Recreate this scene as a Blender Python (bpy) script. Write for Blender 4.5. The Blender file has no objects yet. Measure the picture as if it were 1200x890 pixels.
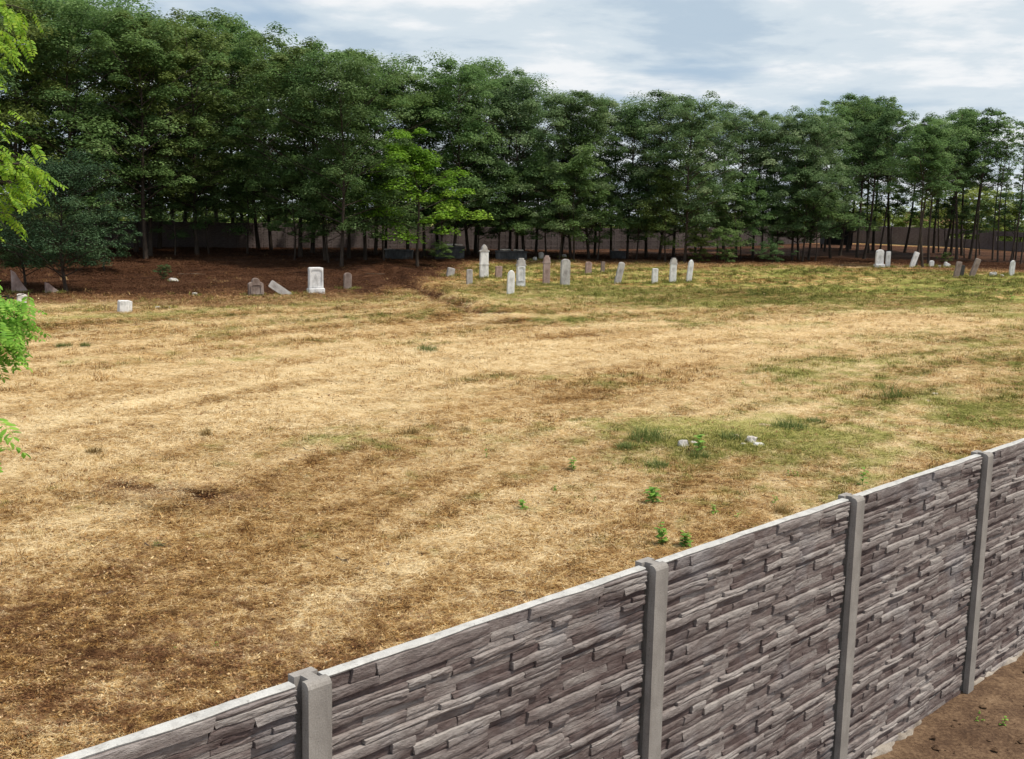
import bpy, math, random, bisect
import numpy as np
from mathutils import Vector, Matrix
random.seed(7)
RS = np.random.RandomState(11)
sc = bpy.context.scene
C = sc.collection
R_ = math.radians

# ------------------------------------------------------------------ camera
F_PX, PITCH, ROLL, CAM_Z = 1269.0, 0.14520, 0.02051, 3.69
cam_d = bpy.data.cameras.new('camera'); cam = bpy.data.objects.new('camera', cam_d); C.objects.link(cam)
cam_d.sensor_width = 36; cam_d.lens = 36 * F_PX / 1200; cam_d.clip_start = 0.05; cam_d.clip_end = 5000
CAMROT = Matrix.Rotation(math.pi/2 - PITCH, 3, 'X') @ Matrix.Rotation(ROLL, 3, 'Z')
cam.matrix_world = Matrix.Translation((0, 0, CAM_Z)) @ CAMROT.to_4x4()
sc.camera = cam

# ------------------------------------------------------------------ world, sun, exposure
SUN_AZ, SUN_EL = R_(96), R_(60)            # azimuth clockwise from +Y (forward)
w = bpy.data.worlds.new('World'); sc.world = w; w.use_nodes = True
def build_world():
    nt = w.node_tree; N = nt.nodes; L = nt.links; N.clear()
    out = N.new('ShaderNodeOutputWorld'); bg = N.new('ShaderNodeBackground'); bg.inputs[1].default_value = 0.082
    sky = N.new('ShaderNodeTexSky'); sky.sky_type = 'NISHITA'; sky.sun_disc = False
    sky.sun_elevation = SUN_EL; sky.sun_rotation = SUN_AZ
    tc = N.new('ShaderNodeTexCoord')
    sp = N.new('ShaderNodeSeparateXYZ'); L.new(tc.outputs['Generated'], sp.inputs[0])
    def m(op, a, b=None, c=None):
        n = N.new('ShaderNodeMath'); n.operation = op
        for i, v in enumerate((a, b, c)):
            if v is None: continue
            if isinstance(v, (int, float)): n.inputs[i].default_value = v
            else: L.new(v, n.inputs[i])
        return n.outputs[0]
    zz = m('ADD', m('MAXIMUM', sp.outputs[2], 0.0), 0.10)
    cx = m('DIVIDE', sp.outputs[0], zz); cy = m('DIVIDE', sp.outputs[1], zz)
    cb = N.new('ShaderNodeCombineXYZ'); L.new(cx, cb.inputs[0]); L.new(cy, cb.inputs[1])
    def noise(scale, detail, off, rough=.5, dist=0.0):
        mp = N.new('ShaderNodeMapping'); mp.inputs['Location'].default_value = off
        L.new(cb.outputs[0], mp.inputs[0])
        n = N.new('ShaderNodeTexNoise'); n.inputs['Scale'].default_value = scale
        n.inputs['Detail'].default_value = detail; n.inputs['Roughness'].default_value = rough
        n.inputs['Distortion'].default_value = dist
        L.new(mp.outputs[0], n.inputs['Vector']); return n.outputs[0]
    def ramp(v, pts):
        r = N.new('ShaderNodeValToRGB'); L.new(v, r.inputs[0])
        e = r.color_ramp.elements
        while len(e) > 1: e.remove(e[0])
        e[0].position, e[0].color = pts[0][0], (*pts[0][1], 1)
        for p, c in pts[1:]:
            q = e.new(p); q.color = (*c, 1)
        r.color_ramp.interpolation = 'EASE'
        return r.outputs[0]
    shade = m('ADD', m('MULTIPLY', noise(0.8, 8, (4.6, 6.9, 0), .56, .15), .72), m('MULTIPLY', noise(2.6, 8, (1.6, 8.9, 0), .6, .2), .28))
    cloudc = ramp(shade, [(0.37, (5.0, 6.2, 7.4)), (0.47, (7.0, 7.9, 8.6)), (0.56, (9.5, 9.7, 9.9))])
    cov = ramp(noise(0.7, 6, (11.3, 4.2, 0), .52, .3), [(0.34, (0.25,)*3), (0.46, (1, 1, 1))])
    mx = N.new('ShaderNodeMix'); mx.data_type = 'RGBA'
    L.new(cov, mx.inputs[0]); 
    skyc = N.new('ShaderNodeMix'); skyc.data_type = 'RGBA'; skyc.inputs[0].default_value = 0.45
    L.new(sky.outputs[0], skyc.inputs[6]); skyc.inputs[7].default_value = (3.6, 5.6, 8.2, 1)
    L.new(skyc.outputs[2], mx.inputs[6]); L.new(cloudc, mx.inputs[7])
    # pale air towards the horizon
    hz = m('POWER', m('SUBTRACT', 1.0, m('MINIMUM', m('MAXIMUM', sp.outputs[2], 0.0), 1.0)), 14.0)
    m2 = N.new('ShaderNodeMix'); m2.data_type = 'RGBA'; L.new(m('MULTIPLY', hz, 0.45), m2.inputs[0])
    L.new(mx.outputs[2], m2.inputs[6]); m2.inputs[7].default_value = (8.6, 9.3, 10.0, 1)
    L.new(m2.outputs[2], bg.inputs[0]); L.new(bg.outputs[0], out.inputs[0])
build_world()
sd = bpy.data.lights.new('sun', 'SUN'); sun = bpy.data.objects.new('sun', sd); C.objects.link(sun)
sd.energy = 3.9; sd.angle = R_(2.5); sd.color = (1.0, 0.91, 0.77)
sdir = Vector((math.sin(SUN_AZ)*math.cos(SUN_EL), math.cos(SUN_AZ)*math.cos(SUN_EL), math.sin(SUN_EL)))
sun.rotation_euler = sdir.to_track_quat('Z', 'Y').to_euler()
sc.view_settings.view_transform = 'Standard'; sc.view_settings.look = 'None'
sc.view_settings.exposure = 0.22; sc.view_settings.gamma = 1.0; sc.view_settings.use_curve_mapping = False
sc.cycles.max_bounces = 8; sc.cycles.transparent_max_bounces = 8
sc.cycles.diffuse_bounces = 3

# ------------------------------------------------------------------ helpers
def rngv(seed): return np.random.RandomState(seed)
def _hash(ix, iy, s):
    h = (ix.astype(np.int64)*374761393 + iy.astype(np.int64)*668265263 + s*974634777) & 0x7fffffff
    h = ((h ^ (h >> 13)) * 1274126177) & 0x7fffffff
    h = h ^ (h >> 16)
    return (h & 0xffff) / 65535.0
def vnoise(x, y, s=0):
    x = np.asarray(x, float); y = np.asarray(y, float)
    ix = np.floor(x); iy = np.floor(y); fx = x-ix; fy = y-iy
    fx = fx*fx*(3-2*fx); fy = fy*fy*(3-2*fy)
    a = _hash(ix, iy, s); b = _hash(ix+1, iy, s); c = _hash(ix, iy+1, s); d = _hash(ix+1, iy+1, s)
    return (a*(1-fx)+b*fx)*(1-fy) + (c*(1-fx)+d*fx)*fy
def fbm(x, y, s=0, o=4):
    t = 0; a = .5; n = 0
    for i in range(o):
        t = t + a*vnoise(x*2**i, y*2**i, s+i*17); n += a; a *= .5
    return t/n
def ss(a, b, v):
    t = np.clip((v-a)/(b-a), 0, 1); return t*t*(3-2*t)

FD = np.array([math.sin(R_(45.03)), math.cos(R_(45.03))])     # direction of the near fence
FN = np.array([FD[1], -FD[0]])                                # its visible side
FP = np.array([-0.727, 3.783])                                # front left edge of a post
MOW = (51.0, -8.0)                                             # centre the mowing rows curve round
def segdist(x, y, pts):
    best = None
    for (ax, ay), (bx, by) in zip(pts[:-1], pts[1:]):
        dx, dy = bx-ax, by-ay; t = np.clip(((x-ax)*dx+(y-ay)*dy)/(dx*dx+dy*dy), 0, 1)
        d = np.hypot(x-ax-t*dx, y-ay-t*dy); best = d if best is None else np.minimum(best, d)
    return best
TRACK = [(-16, 10), (-8.9, 19), (-2.1, 27.3), (6.6, 34.5), (14, 42), (24, 50.5), (40, 60)]
DITCH = [(-8.0, 66.0), (-6.0, 58.5), (-4.3, 53.0), (-2.3, 45.5), (-1.0, 41.0)]
HOLES = [[(-5.4, 14.3), (-4.75, 14.0), (-4.4, 13.9)], [(-4.15, 13.75), (-3.85, 13.6)]]
def gh(x, y):
    x = np.asarray(x, float); y = np.asarray(y, float); R = np.hypot(x, y)
    z = 1.1*ss(50, 80, R) + 0.9*np.exp(-(((x-40)/26)**2 + ((y-124)/24)**2))
    z = z - 1.2*ss(150, 420, R)
    z = z + 0.22*(fbm(x/9, y/9, 3, 3)-.5)*ss(14, 40, R)
    rho = np.hypot(x-MOW[0], y-MOW[1]); th = np.arctan2(y-MOW[1], x-MOW[0])*64
    z = z + (0.05*(fbm(rho/0.55, th/7, 5, 2)-.5) + 0.05*(fbm(x/.7, y/.7, 9, 3)-.5)) * (1-ss(60, 90, R))
    d = segdist(x, y, DITCH); dn = d + 0.9*(fbm(x/1.1, y/1.1, 21, 3)-.5)
    z = z - 0.40*np.exp(-(dn/0.55)**2) + 0.22*np.exp(-((dn-1.1)/0.7)**2)
    for h in HOLES:
        d = segdist(x, y, h) + .12*(fbm(x/.25, y/.25, 31, 3)-.5)
        z = z - 0.26*np.exp(-(d/0.13)**2) + 0.07*np.exp(-((d-.34)/.16)**2)
    # low mounds round the broken stones, flat strip by the near fence
    z = z + 0.16*np.exp(-(((x-3.6)/2.6)**2 + ((y-18.0)/1.6)**2))
    v = (x-FP[0])*FN[0] + (y-FP[1])*FN[1]
    z = z*ss(-0.02, 1.5, -v)
    return z
ZG = None
def hgt(x, y):      # height read back from the ground sheet
    i = min(max(bisect.bisect_right(XL, x)-1, 0), len(XL)-2); j = min(max(bisect.bisect_right(YL, y)-1, 0), len(YL)-2)
    a = (x-XL[i])/(XL[i+1]-XL[i]); b = (y-YL[j])/(YL[j+1]-YL[j])
    return float((ZG[j, i]*(1-a)+ZG[j, i+1]*a)*(1-b) + (ZG[j+1, i]*(1-a)+ZG[j+1, i+1]*a)*b)
def ray(px, py):
    u = (px-600)/F_PX; v = -(py-445)/F_PX
    return (CAMROT @ Vector((u, v, -1))).normalized()
def on_ground(px, py):
    d = ray(px, py); t = 3.0; last = 3.0
    while t < 400:
        if CAM_Z + d.z*t < hgt(d.x*t, d.y*t): break
        last = t; t *= 1.02
    for _ in range(12):
        m = (last+t)/2
        if CAM_Z + d.z*m < hgt(d.x*m, d.y*m): t = m
        else: last = m
    return Vector((d.x*t, d.y*t, hgt(d.x*t, d.y*t)))
def at_dist(px, py, dist):
    d = ray(px, py); d = d/ math.hypot(d.x, d.y); return Vector((d.x*dist, d.y*dist, CAM_Z + d.z*dist))
def to_px(P):
    q = CAMROT.transposed() @ (Vector(P)-Vector((0, 0, CAM_Z)))
    if q.z > -0.05: return (-999, -999)
    return (600 + F_PX*q.x/-q.z, 445 - F_PX*q.y/-q.z)
def mpp(P): return math.hypot(P[0], P[1])/F_PX      # metres per photo pixel at a place

def mesh(name, V, Fs, mats=(), attrs=None, smooth=False, mat_idx=None):
    me = bpy.data.meshes.new(name); V = np.asarray(V, float)
    if isinstance(Fs, np.ndarray):
        n, k = Fs.shape
        me.vertices.add(len(V)); me.vertices.foreach_set('co', V.ravel())
        me.loops.add(n*k); me.loops.foreach_set('vertex_index', Fs.ravel().astype(np.int32))
        me.polygons.add(n); me.polygons.foreach_set('loop_start', np.arange(0, n*k, k, dtype=np.int32))
        me.update(calc_edges=True)
    else:
        me.from_pydata(V.tolist(), [], Fs)
    for m in mats: me.materials.append(m)
    if attrs:
        for k, a in attrs.items():
            at = me.attributes.new(k, 'FLOAT', 'POINT'); at.data.foreach_set('value', np.asarray(a, float))
    me.polygons.foreach_set('use_smooth', np.full(len(me.polygons), smooth))
    if mat_idx is not None: me.polygons.foreach_set('material_index', mat_idx)
    me.update(); return me
def obj(name, me, parent=None, loc=(0, 0, 0), rot=(0, 0, 0), scale=(1, 1, 1)):
    o = bpy.data.objects.new(name, me); C.objects.link(o)
    if parent: o.parent = parent
    o.location = loc; o.rotation_euler = rot; o.scale = scale; return o
def empty(name, loc, rz=0, scale=1):
    o = bpy.data.objects.new(name, None); C.objects.link(o); o.location = loc; o.rotation_euler = (0, 0, rz)
    o.scale = (scale,)*3; o.empty_display_size = .3; return o
def tag(o, label=None, cat=None, group=None, kind=None):
    if label: o['label'] = label
    if cat: o['category'] = cat
    if group: o['group'] = group
    if kind: o['kind'] = kind
    return o
def copy_tree(o, parent=None):
    c = o.copy(); C.objects.link(c); c.parent = parent
    for ch in list(o.children): copy_tree(ch, c)
    return c
class MB:
    def __init__(s): s.v = []; s.f = []; s.n = 0
    def add(s, V, Fs):
        s.v += [tuple(p) for p in V]; s.f += [tuple(i+s.n for i in f) for f in Fs]; s.n += len(V)
    def box(s, x0, x1, y0, y1, z0, z1, jit=0):
        V = [(x, y, z) for z in (z0, z1) for (x, y) in ((x0, y0), (x1, y0), (x1, y1), (x0, y1))]
        if jit: V = [tuple(c+random.uniform(-jit, jit) for c in p) for p in V]
        s.add(V, [(0, 3, 2, 1), (4, 5, 6, 7), (0, 1, 5, 4), (1, 2, 6, 5), (2, 3, 7, 6), (3, 0, 4, 7)])
    def tube(s, pts, rad, n=6, cap=True):
        pts = [Vector(p) for p in pts]; V = []; prev = None
        for i, p in enumerate(pts):
            t = (pts[min(i+1, len(pts)-1)]-pts[max(i-1, 0)]).normalized()
            a = t.cross(Vector((0, 0, 1)) if abs(t.z) < .9 else Vector((1, 0, 0))).normalized()
            if prev is not None:
                a = (prev - t*prev.dot(t)).normalized()
            prev = a; b = t.cross(a)
            for k in range(n):
                an = 2*math.pi*k/n; V.append(p + (a*math.cos(an)+b*math.sin(an))*rad[i])
        Fs = [(i*n+k, i*n+(k+1) % n, (i+1)*n+(k+1) % n, (i+1)*n+k) for i in range(len(pts)-1) for k in range(n)]
        if cap: Fs += [tuple(range((len(pts)-1)*n, len(pts)*n)), tuple(range(n-1, -1, -1))]
        s.add(V, Fs)
    def me(s, name, mats=(), smooth=False): return mesh(name, s.v, s.f, mats, smooth=smooth)

# ------------------------------------------------------------------ materials
class NT:
    def __init__(s, name):
        s.m = bpy.data.materials.new(name); s.m.use_nodes = True; s.t = s.m.node_tree; s.N = s.t.nodes; s.L = s.t.links
        s.N.clear(); s.out = s.N.new('ShaderNodeOutputMaterial'); s.b = s.N.new('ShaderNodeBsdfPrincipled')
        s.L.new(s.b.outputs[0], s.out.inputs[0]); s.b.inputs['Roughness'].default_value = .9
        s.b.inputs['Specular IOR Level'].default_value = .25
    def pos(s): return s.N.new('ShaderNodeNewGeometry').outputs['Position']
    def objc(s): return s.N.new('ShaderNodeTexCoord').outputs['Object']
    def noise(s, vec, scale, detail=4, rough=.55, sc3=None, dist=0):
        if sc3:
            mp = s.N.new('ShaderNodeMapping'); mp.inputs['Scale'].default_value = sc3; s.L.new(vec, mp.inputs[0]); vec = mp.outputs[0]
        n = s.N.new('ShaderNodeTexNoise'); n.inputs['Scale'].default_value = scale; n.inputs['Detail'].default_value = detail
        n.inputs['Roughness'].default_value = rough; n.inputs['Distortion'].default_value = dist
        s.L.new(vec, n.inputs['Vector']); return n.outputs[0]
    def attr(s, name, inst=False):
        a = s.N.new('ShaderNodeAttribute'); a.attribute_name = name
        a.attribute_type = 'INSTANCER' if inst else 'GEOMETRY'; return a.outputs['Fac']
    def ramp(s, v, pts, ease=False):
        r = s.N.new('ShaderNodeValToRGB'); s.L.new(v, r.inputs[0]); e = r.color_ramp.elements
        while len(e) > 1: e.remove(e[0])
        e[0].position, e[0].color = pts[0][0], (*pts[0][1], 1)
        for p, c in pts[1:]:
            q = e.new(p); q.color = (*c, 1)
        return r.outputs[0]
    def mix(s, f, a, b, mode='MIX'):
        n = s.N.new('ShaderNodeMix'); n.data_type = 'RGBA'; n.blend_type = mode
        for i, v in ((0, f), (6, a), (7, b)):
            if isinstance(v, (int, float)): n.inputs[i].default_value = v
            elif isinstance(v, tuple): n.inputs[i].default_value = (*v, 1)
            else: s.L.new(v, n.inputs[i])
        return n.outputs[2]
    def math(s, op, a, b=0.0, clamp=False):
        n = s.N.new('ShaderNodeMath'); n.operation = op; n.use_clamp = clamp
        for i, v in enumerate((a, b)):
            if isinstance(v, (int, float)): n.inputs[i].default_value = v
            else: s.L.new(v, n.inputs[i])
        return n.outputs[0]
    def rnd(s): return s.N.new('ShaderNodeObjectInfo').outputs['Random']
    def base(s, c): s.L.new(c, s.b.inputs['Base Color']); return s
    def bump(s, h, strength=.5, dist=.01):
        n = s.N.new('ShaderNodeBump'); n.inputs['Strength'].default_value = strength; n.inputs['Distance'].default_value = dist
        s.L.new(h, n.inputs['Height']); s.L.new(n.outputs[0], s.b.inputs['Normal']); return s
    def translucent(s, col, f):
        t = s.N.new('ShaderNodeBsdfTranslucent'); s.L.new(col, t.inputs[0])
        mx = s.N.new('ShaderNodeMixShader'); mx.inputs[0].default_value = f
        s.L.new(s.b.outputs[0], mx.inputs[1]); s.L.new(t.outputs[0], mx.inputs[2]); s.L.new(mx.outputs[0], s.out.inputs[0])

def speckle(n, v, lo, hi): return n.ramp(v, [(lo, (0, 0, 0)), (hi, (1, 1, 1))])
STRAW = [(0.0, (.055, .022, .008)), (.2, (.20, .09, .028)), (.42, (.43, .25, .085)), (.66, (.64, .45, .21)), (1.0, (.84, .70, .45))]
def straw_mat(name, inst):
    n = NT(name); p = n.pos()
    g = n.attr('green', inst); l = n.attr('litter', inst); pa = n.attr('pale', inst)
    fine = n.noise(p, 26 if not inst else 2.5, 5, .7) ; mid = n.noise(p, 2.2, 5, .6); m9 = n.noise(p, 7.5, 6, .75)
    if inst:
        r = n.attr('rnd'); v = n.math('ADD', n.math('ADD', -.05, n.math('MULTIPLY', n.math('SUBTRACT', m9, .5), 1.5)), n.math('ADD', n.math('MULTIPLY', r, .74), n.math('MULTIPLY', n.math('SUBTRACT', mid, .27), 1.0)))
    else:
        v = n.math('ADD', n.math('MULTIPLY', n.math('SUBTRACT', fine, .5), 1.8), n.math('ADD', n.math('MULTIPLY', n.math('SUBTRACT', m9, .5), 1.7), n.math('ADD', .18, n.math('MULTIPLY', n.math('SUBTRACT', mid, .25), .9))))
    v = n.math('ADD', v, n.math('MULTIPLY', n.math('SUBTRACT', pa, .46), .75), True)
    c = n.ramp(v, STRAW)
    gcol = n.ramp(v, [(0, (.04, .048, .012)), (.4, (.15, .165, .035)), (.75, (.34, .33, .09)), (1, (.54, .48, .20))])
    lcol = n.ramp(v, [(0, (.035, .015, .008)), (.35, (.13, .06, .026)), (.7, (.24, .125, .06)), (1, (.33, .20, .11))])
    gb = n.noise(p, 1.6, 5, .65)
    gm = n.math('ADD', g, n.math('MULTIPLY', n.math('SUBTRACT', gb, .54), 2.2)); gm = speckle(n, gm, .30, .75)
    c = n.mix(gm, c, gcol)
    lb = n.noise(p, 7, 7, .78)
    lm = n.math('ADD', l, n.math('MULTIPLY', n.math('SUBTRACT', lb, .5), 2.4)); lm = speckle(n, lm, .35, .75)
    hum_shade = speckle(n, n.math('ADD', l, n.math('MULTIPLY', n.math('SUBTRACT', lb, .5), .8)), .85, 1.15)
    lcol = n.mix(n.math('MULTIPLY', hum_shade, .85), lcol, n.mix(1.0, lcol, (.27, .22, .25), 'MULTIPLY'))  # dark humus, with the shade under the trees painted into the litter colour
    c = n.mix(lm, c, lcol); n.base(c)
    if not inst: n.bump(n.math('ADD', n.math('MULTIPLY', fine, .7), n.math('MULTIPLY', m9, 1.6)), 1.0, .05)
    n.b.inputs['Roughness'].default_value = .95; n.b.inputs['Specular IOR Level'].default_value = .1
    return n.m
M = {}
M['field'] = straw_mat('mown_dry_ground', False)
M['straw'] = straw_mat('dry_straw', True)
def soil():
    n = NT('bare_soil'); p = n.pos(); a = n.noise(p, 3, 6, .65); b = n.noise(p, 34, 5, .7)
    v = n.math('ADD', n.math('MULTIPLY', a, .5), n.math('MULTIPLY', b, .5))
    n.base(n.ramp(v, [(.3, (.028, .015, .009)), (.46, (.09, .052, .030)), (.58, (.18, .115, .068)), (.72, (.32, .23, .15))]))
    n.bump(v, 1, .03); return n.m
M['soil'] = soil()
def bark():
    n = NT('locust_bark'); p = n.objc(); a = n.noise(p, 9, 5, .7, (1, 1, .22)); b = n.noise(p, 1.2, 3)
    c = n.ramp(a, [(.32, (.018, .013, .010)), (.55, (.062, .045, .034)), (.75, (.12, .09, .07))])
    n.base(n.mix(n.math('MULTIPLY', b, .5), c, (.05, .042, .036))); n.bump(a, .9, .03); return n.m
M['bark'] = bark()
def leaf(name, cols, trans=.35, tint=.35, yell=(.16, .19, .035)):
    n = NT(name); r = n.attr('rnd'); o = n.rnd(); p = n.pos()
    big = n.noise(p, .33, 3); v = n.math('ADD', n.math('MULTIPLY', r, .7), n.math('MULTIPLY', n.math('SUBTRACT', big, .35), 1.0), True)
    c = n.ramp(v, cols); c = n.mix(n.math('MULTIPLY', n.math('POWER', o, 2.0), tint), c, yell); n.base(c)
    n.b.inputs['Roughness'].default_value = .6; n.b.inputs['Specular IOR Level'].default_value = .22
    n.translucent(c, trans); return n.m
M['leaf'] = leaf('locust_leaves', [(0, (.062, .122, .040)), (.4, (.12, .22, .070)), (.72, (.20, .32, .115)), (1, (.38, .48, .25))], .42, .35)
M['leaf_dark'] = leaf('dark_leaves', [(0, (.045, .092, .034)), (.5, (.085, .16, .055)), (1, (.19, .29, .12))], .36, .2)
M['leaf_pale'] = leaf('pale_leaves', [(0, (.058, .108, .044)), (.4, (.12, .205, .082)), (.72, (.22, .31, .15)), (1, (.44, .50, .33))], .42, .25)
M['leaf_bright'] = leaf('fresh_leaves', [(0, (.06, .13, .02)), (.5, (.12, .24, .035)), (1, (.24, .38, .07))], .4, .1)
M['leaf_fresh'] = leaf('bright_locust_leaves', [(0, (.09, .19, .02)), (.5, (.20, .37, .035)), (1, (.38, .54, .08))], .42, .0)
M['leaf_olive'] = leaf('olive_leaves', [(0, (.055, .095, .025)), (.5, (.115, .175, .045)), (1, (.22, .29, .10))], .32, .4)
M['leaf_grey'] = leaf('juniper_leaves', [(0, (.022, .050, .022)), (.5, (.042, .088, .036)), (1, (.09, .15, .065))], .2, .1)
M['leaf_far'] = leaf('far_leaves', [(0, (.10, .16, .035)), (.5, (.19, .27, .06)), (1, (.33, .40, .13))], .4, .4, (.30, .30, .07))
M['leaf_near'] = leaf('near_leaves', [(0, (.10, .23, .02)), (.5, (.22, .38, .03)), (1, (.42, .56, .07))], .45, .0)
M['leaf_near_green'] = leaf('near_green_leaves', [(0, (.10, .25, .03)), (.5, (.20, .42, .05)), (1, (.36, .58, .10))], .42, .0)
M['weed'] = leaf('weed_leaves', [(0, (.09, .20, .025)), (.5, (.17, .36, .05)), (1, (.30, .48, .09))], .35, .0)
M['blade'] = leaf('grass_blades', [(0, (.05, .085, .02)), (.5, (.11, .16, .04)), (1, (.25, .27, .09))], .3, .0)
M['dryblade'] = leaf('dry_blades', [(0, (.16, .10, .04)), (.5, (.30, .22, .09)), (1, (.5, .38, .18))], .2, .0)
def stone(name, a, b, c, dark=.35, bs=.6):
    n = NT(name); p = n.objc(); q = n.noise(p, 3.2, 6, .65, (1, 1, .6)); r = n.noise(p, 22, 5, .6)
    col = n.ramp(q, [(.32, a), (.5, b), (.68, c)])
    st = speckle(n, n.noise(p, 5, 6, .75, (1.6, 1.6, .5)), .55, .72)
    col = n.mix(n.math('MULTIPLY', st, dark), col, tuple(x*.3 for x in a)); n.base(col); n.bump(n.math('ADD', r, q), bs, .02); return n.m
M['white_stone'] = stone('white_headstone', (.44, .44, .44), (.72, .72, .73), (.84, .84, .84), .65)
M['grey_stone'] = stone('grey_headstone', (.24, .22, .21), (.42, .40, .39), (.60, .58, .56), .55)
M['brown_stone'] = stone('brown_headstone', (.15, .11, .095), (.25, .195, .17), (.37, .31, .28), .4)
M['pink_stone'] = stone('pinkish_headstone', (.22, .15, .13), (.35, .255, .23), (.46, .38, .36), .4)
M['dark_stone'] = stone('dark_headstone', (.03, .03, .03), (.06, .058, .055), (.12, .115, .11), .3)
M['tomb'] = stone('dark_tomb_slab', (.035, .036, .04), (.06, .062, .066), (.11, .11, .115), .3)
def concrete(name, a, b, c):
    n = NT(name); p = n.objc(); q = n.noise(p, 4, 6, .6); r = n.noise(p, 150, 3, .6); h = n.noise(p, 30, 4)
    col = n.ramp(n.math('ADD', n.math('MULTIPLY', q, .6), n.math('MULTIPLY', r, .4)), [(.34, a), (.5, b), (.64, c)])
    pits = speckle(n, n.noise(p, 70, 2, .5), .66, .71); col = n.mix(n.math('MULTIPLY', pits, .45), col, (.10, .09, .085)); sk = speckle(n, n.noise(p, 7, 5, .7, (2.2, 2.2, .22)), .5, .7); col = n.mix(n.math('MULTIPLY', sk, .45), col, (.12, .105, .095))
    n.base(col); n.bump(n.math('ADD', r, h), .35, .003); return n.m
M['post'] = concrete('post_concrete', (.18, .168, .16), (.26, .243, .23), (.34, .325, .31))
M['coping'] = concrete('panel_concrete', (.34, .34, .335), (.44, .44, .435), (.54, .54, .53))
M['footing'] = concrete('footing_mortar', (.17, .14, .115), (.30, .265, .23), (.44, .40, .36))
def cast():
    n = NT('cast_stone'); p = n.pos(); o = n.objc(); at = n.attr('tone'); pr = n.attr('proud')
    q = n.noise(p, 1.4, 5, .6); r = n.noise(p, 9, 6, .65, (.8, .8, 3.2)); h = n.noise(p, 42, 5, .7, (.8, .8, 3.0)); g = n.noise(p, 170, 3, .6)
    v = n.math('ADD', n.math('MULTIPLY', q, .55), n.math('ADD', n.math('ADD', .03, n.math('MULTIPLY', at, .42)), n.math('MULTIPLY', n.math('SUBTRACT', r, .5), .8)))
    col = n.ramp(v, [(.12, (.050, .034, .034)), (.36, (.115, .084, .082)), (.55, (.195, .162, .157)), (.8, (.34, .31, .30))])
    gp = speckle(n, n.noise(p, 2.3, 4), .55, .70); col = n.mix(n.math('MULTIPLY', gp, .4), col, (.26, .265, .29))
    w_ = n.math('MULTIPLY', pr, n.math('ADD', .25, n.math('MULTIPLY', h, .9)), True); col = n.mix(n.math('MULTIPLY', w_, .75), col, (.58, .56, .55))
    dk = speckle(n, h, .36, .5); col = n.mix(.28, col, n.mix(1.0, col, dk, 'MULTIPLY'))
    n.base(col); n.bump(n.math('ADD', n.math('MULTIPLY', h, 1.0), n.math('ADD', n.math('MULTIPLY', g, .35), r)), .8, .009); return n.m
M['cast'] = cast()
def backfence():
    n = NT('far_fence_panel'); p = n.objc(); r = n.noise(p, 6, 5, .7, (1, 1, 3)); q = n.noise(n.pos(), .5, 3)
    col = n.ramp(n.math('ADD', n.math('MULTIPLY', r, .7), n.math('MULTIPLY', q, .3)), [(.35, (.07, .054, .054)), (.5, (.115, .092, .090)), (.65, (.17, .145, .145))])
    n.base(col); n.bump(r, .8, .03); return n.m
M['back'] = backfence()
def simple(name, col, rough=.9, ns=8, amt=.35):
    n = NT(name); q = n.noise(n.objc(), ns, 5, .6); n.base(n.ramp(q, [(.3, tuple(c*(1-amt) for c in col)), (.7, tuple(min(1, c*(1+amt)) for c in col))]))
    n.b.inputs['Roughness'].default_value = rough; n.bump(q, .3, .01); return n.m
M['hut'] = simple('dark_boards', (.022, .021, .022)); M['hutroof'] = simple('hut_roof', (.05, .05, .052))
M['roof'] = simple('red_roof_tiles', (.27, .13, .085), .85, 3); M['wall'] = simple('rendered_wall', (.55, .50, .42)); M['pane'] = simple('window_pane', (.05, .06, .07), .2)
M['stick'] = simple('dead_wood', (.12, .085, .06), .9, 20); M['wood_pale'] = simple('pale_split_wood', (.42, .33, .24), .9, 14)
M['rubble'] = stone('rubble_stone', (.30, .27, .25), (.5, .47, .44), (.68, .66, .63), .3)

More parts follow.
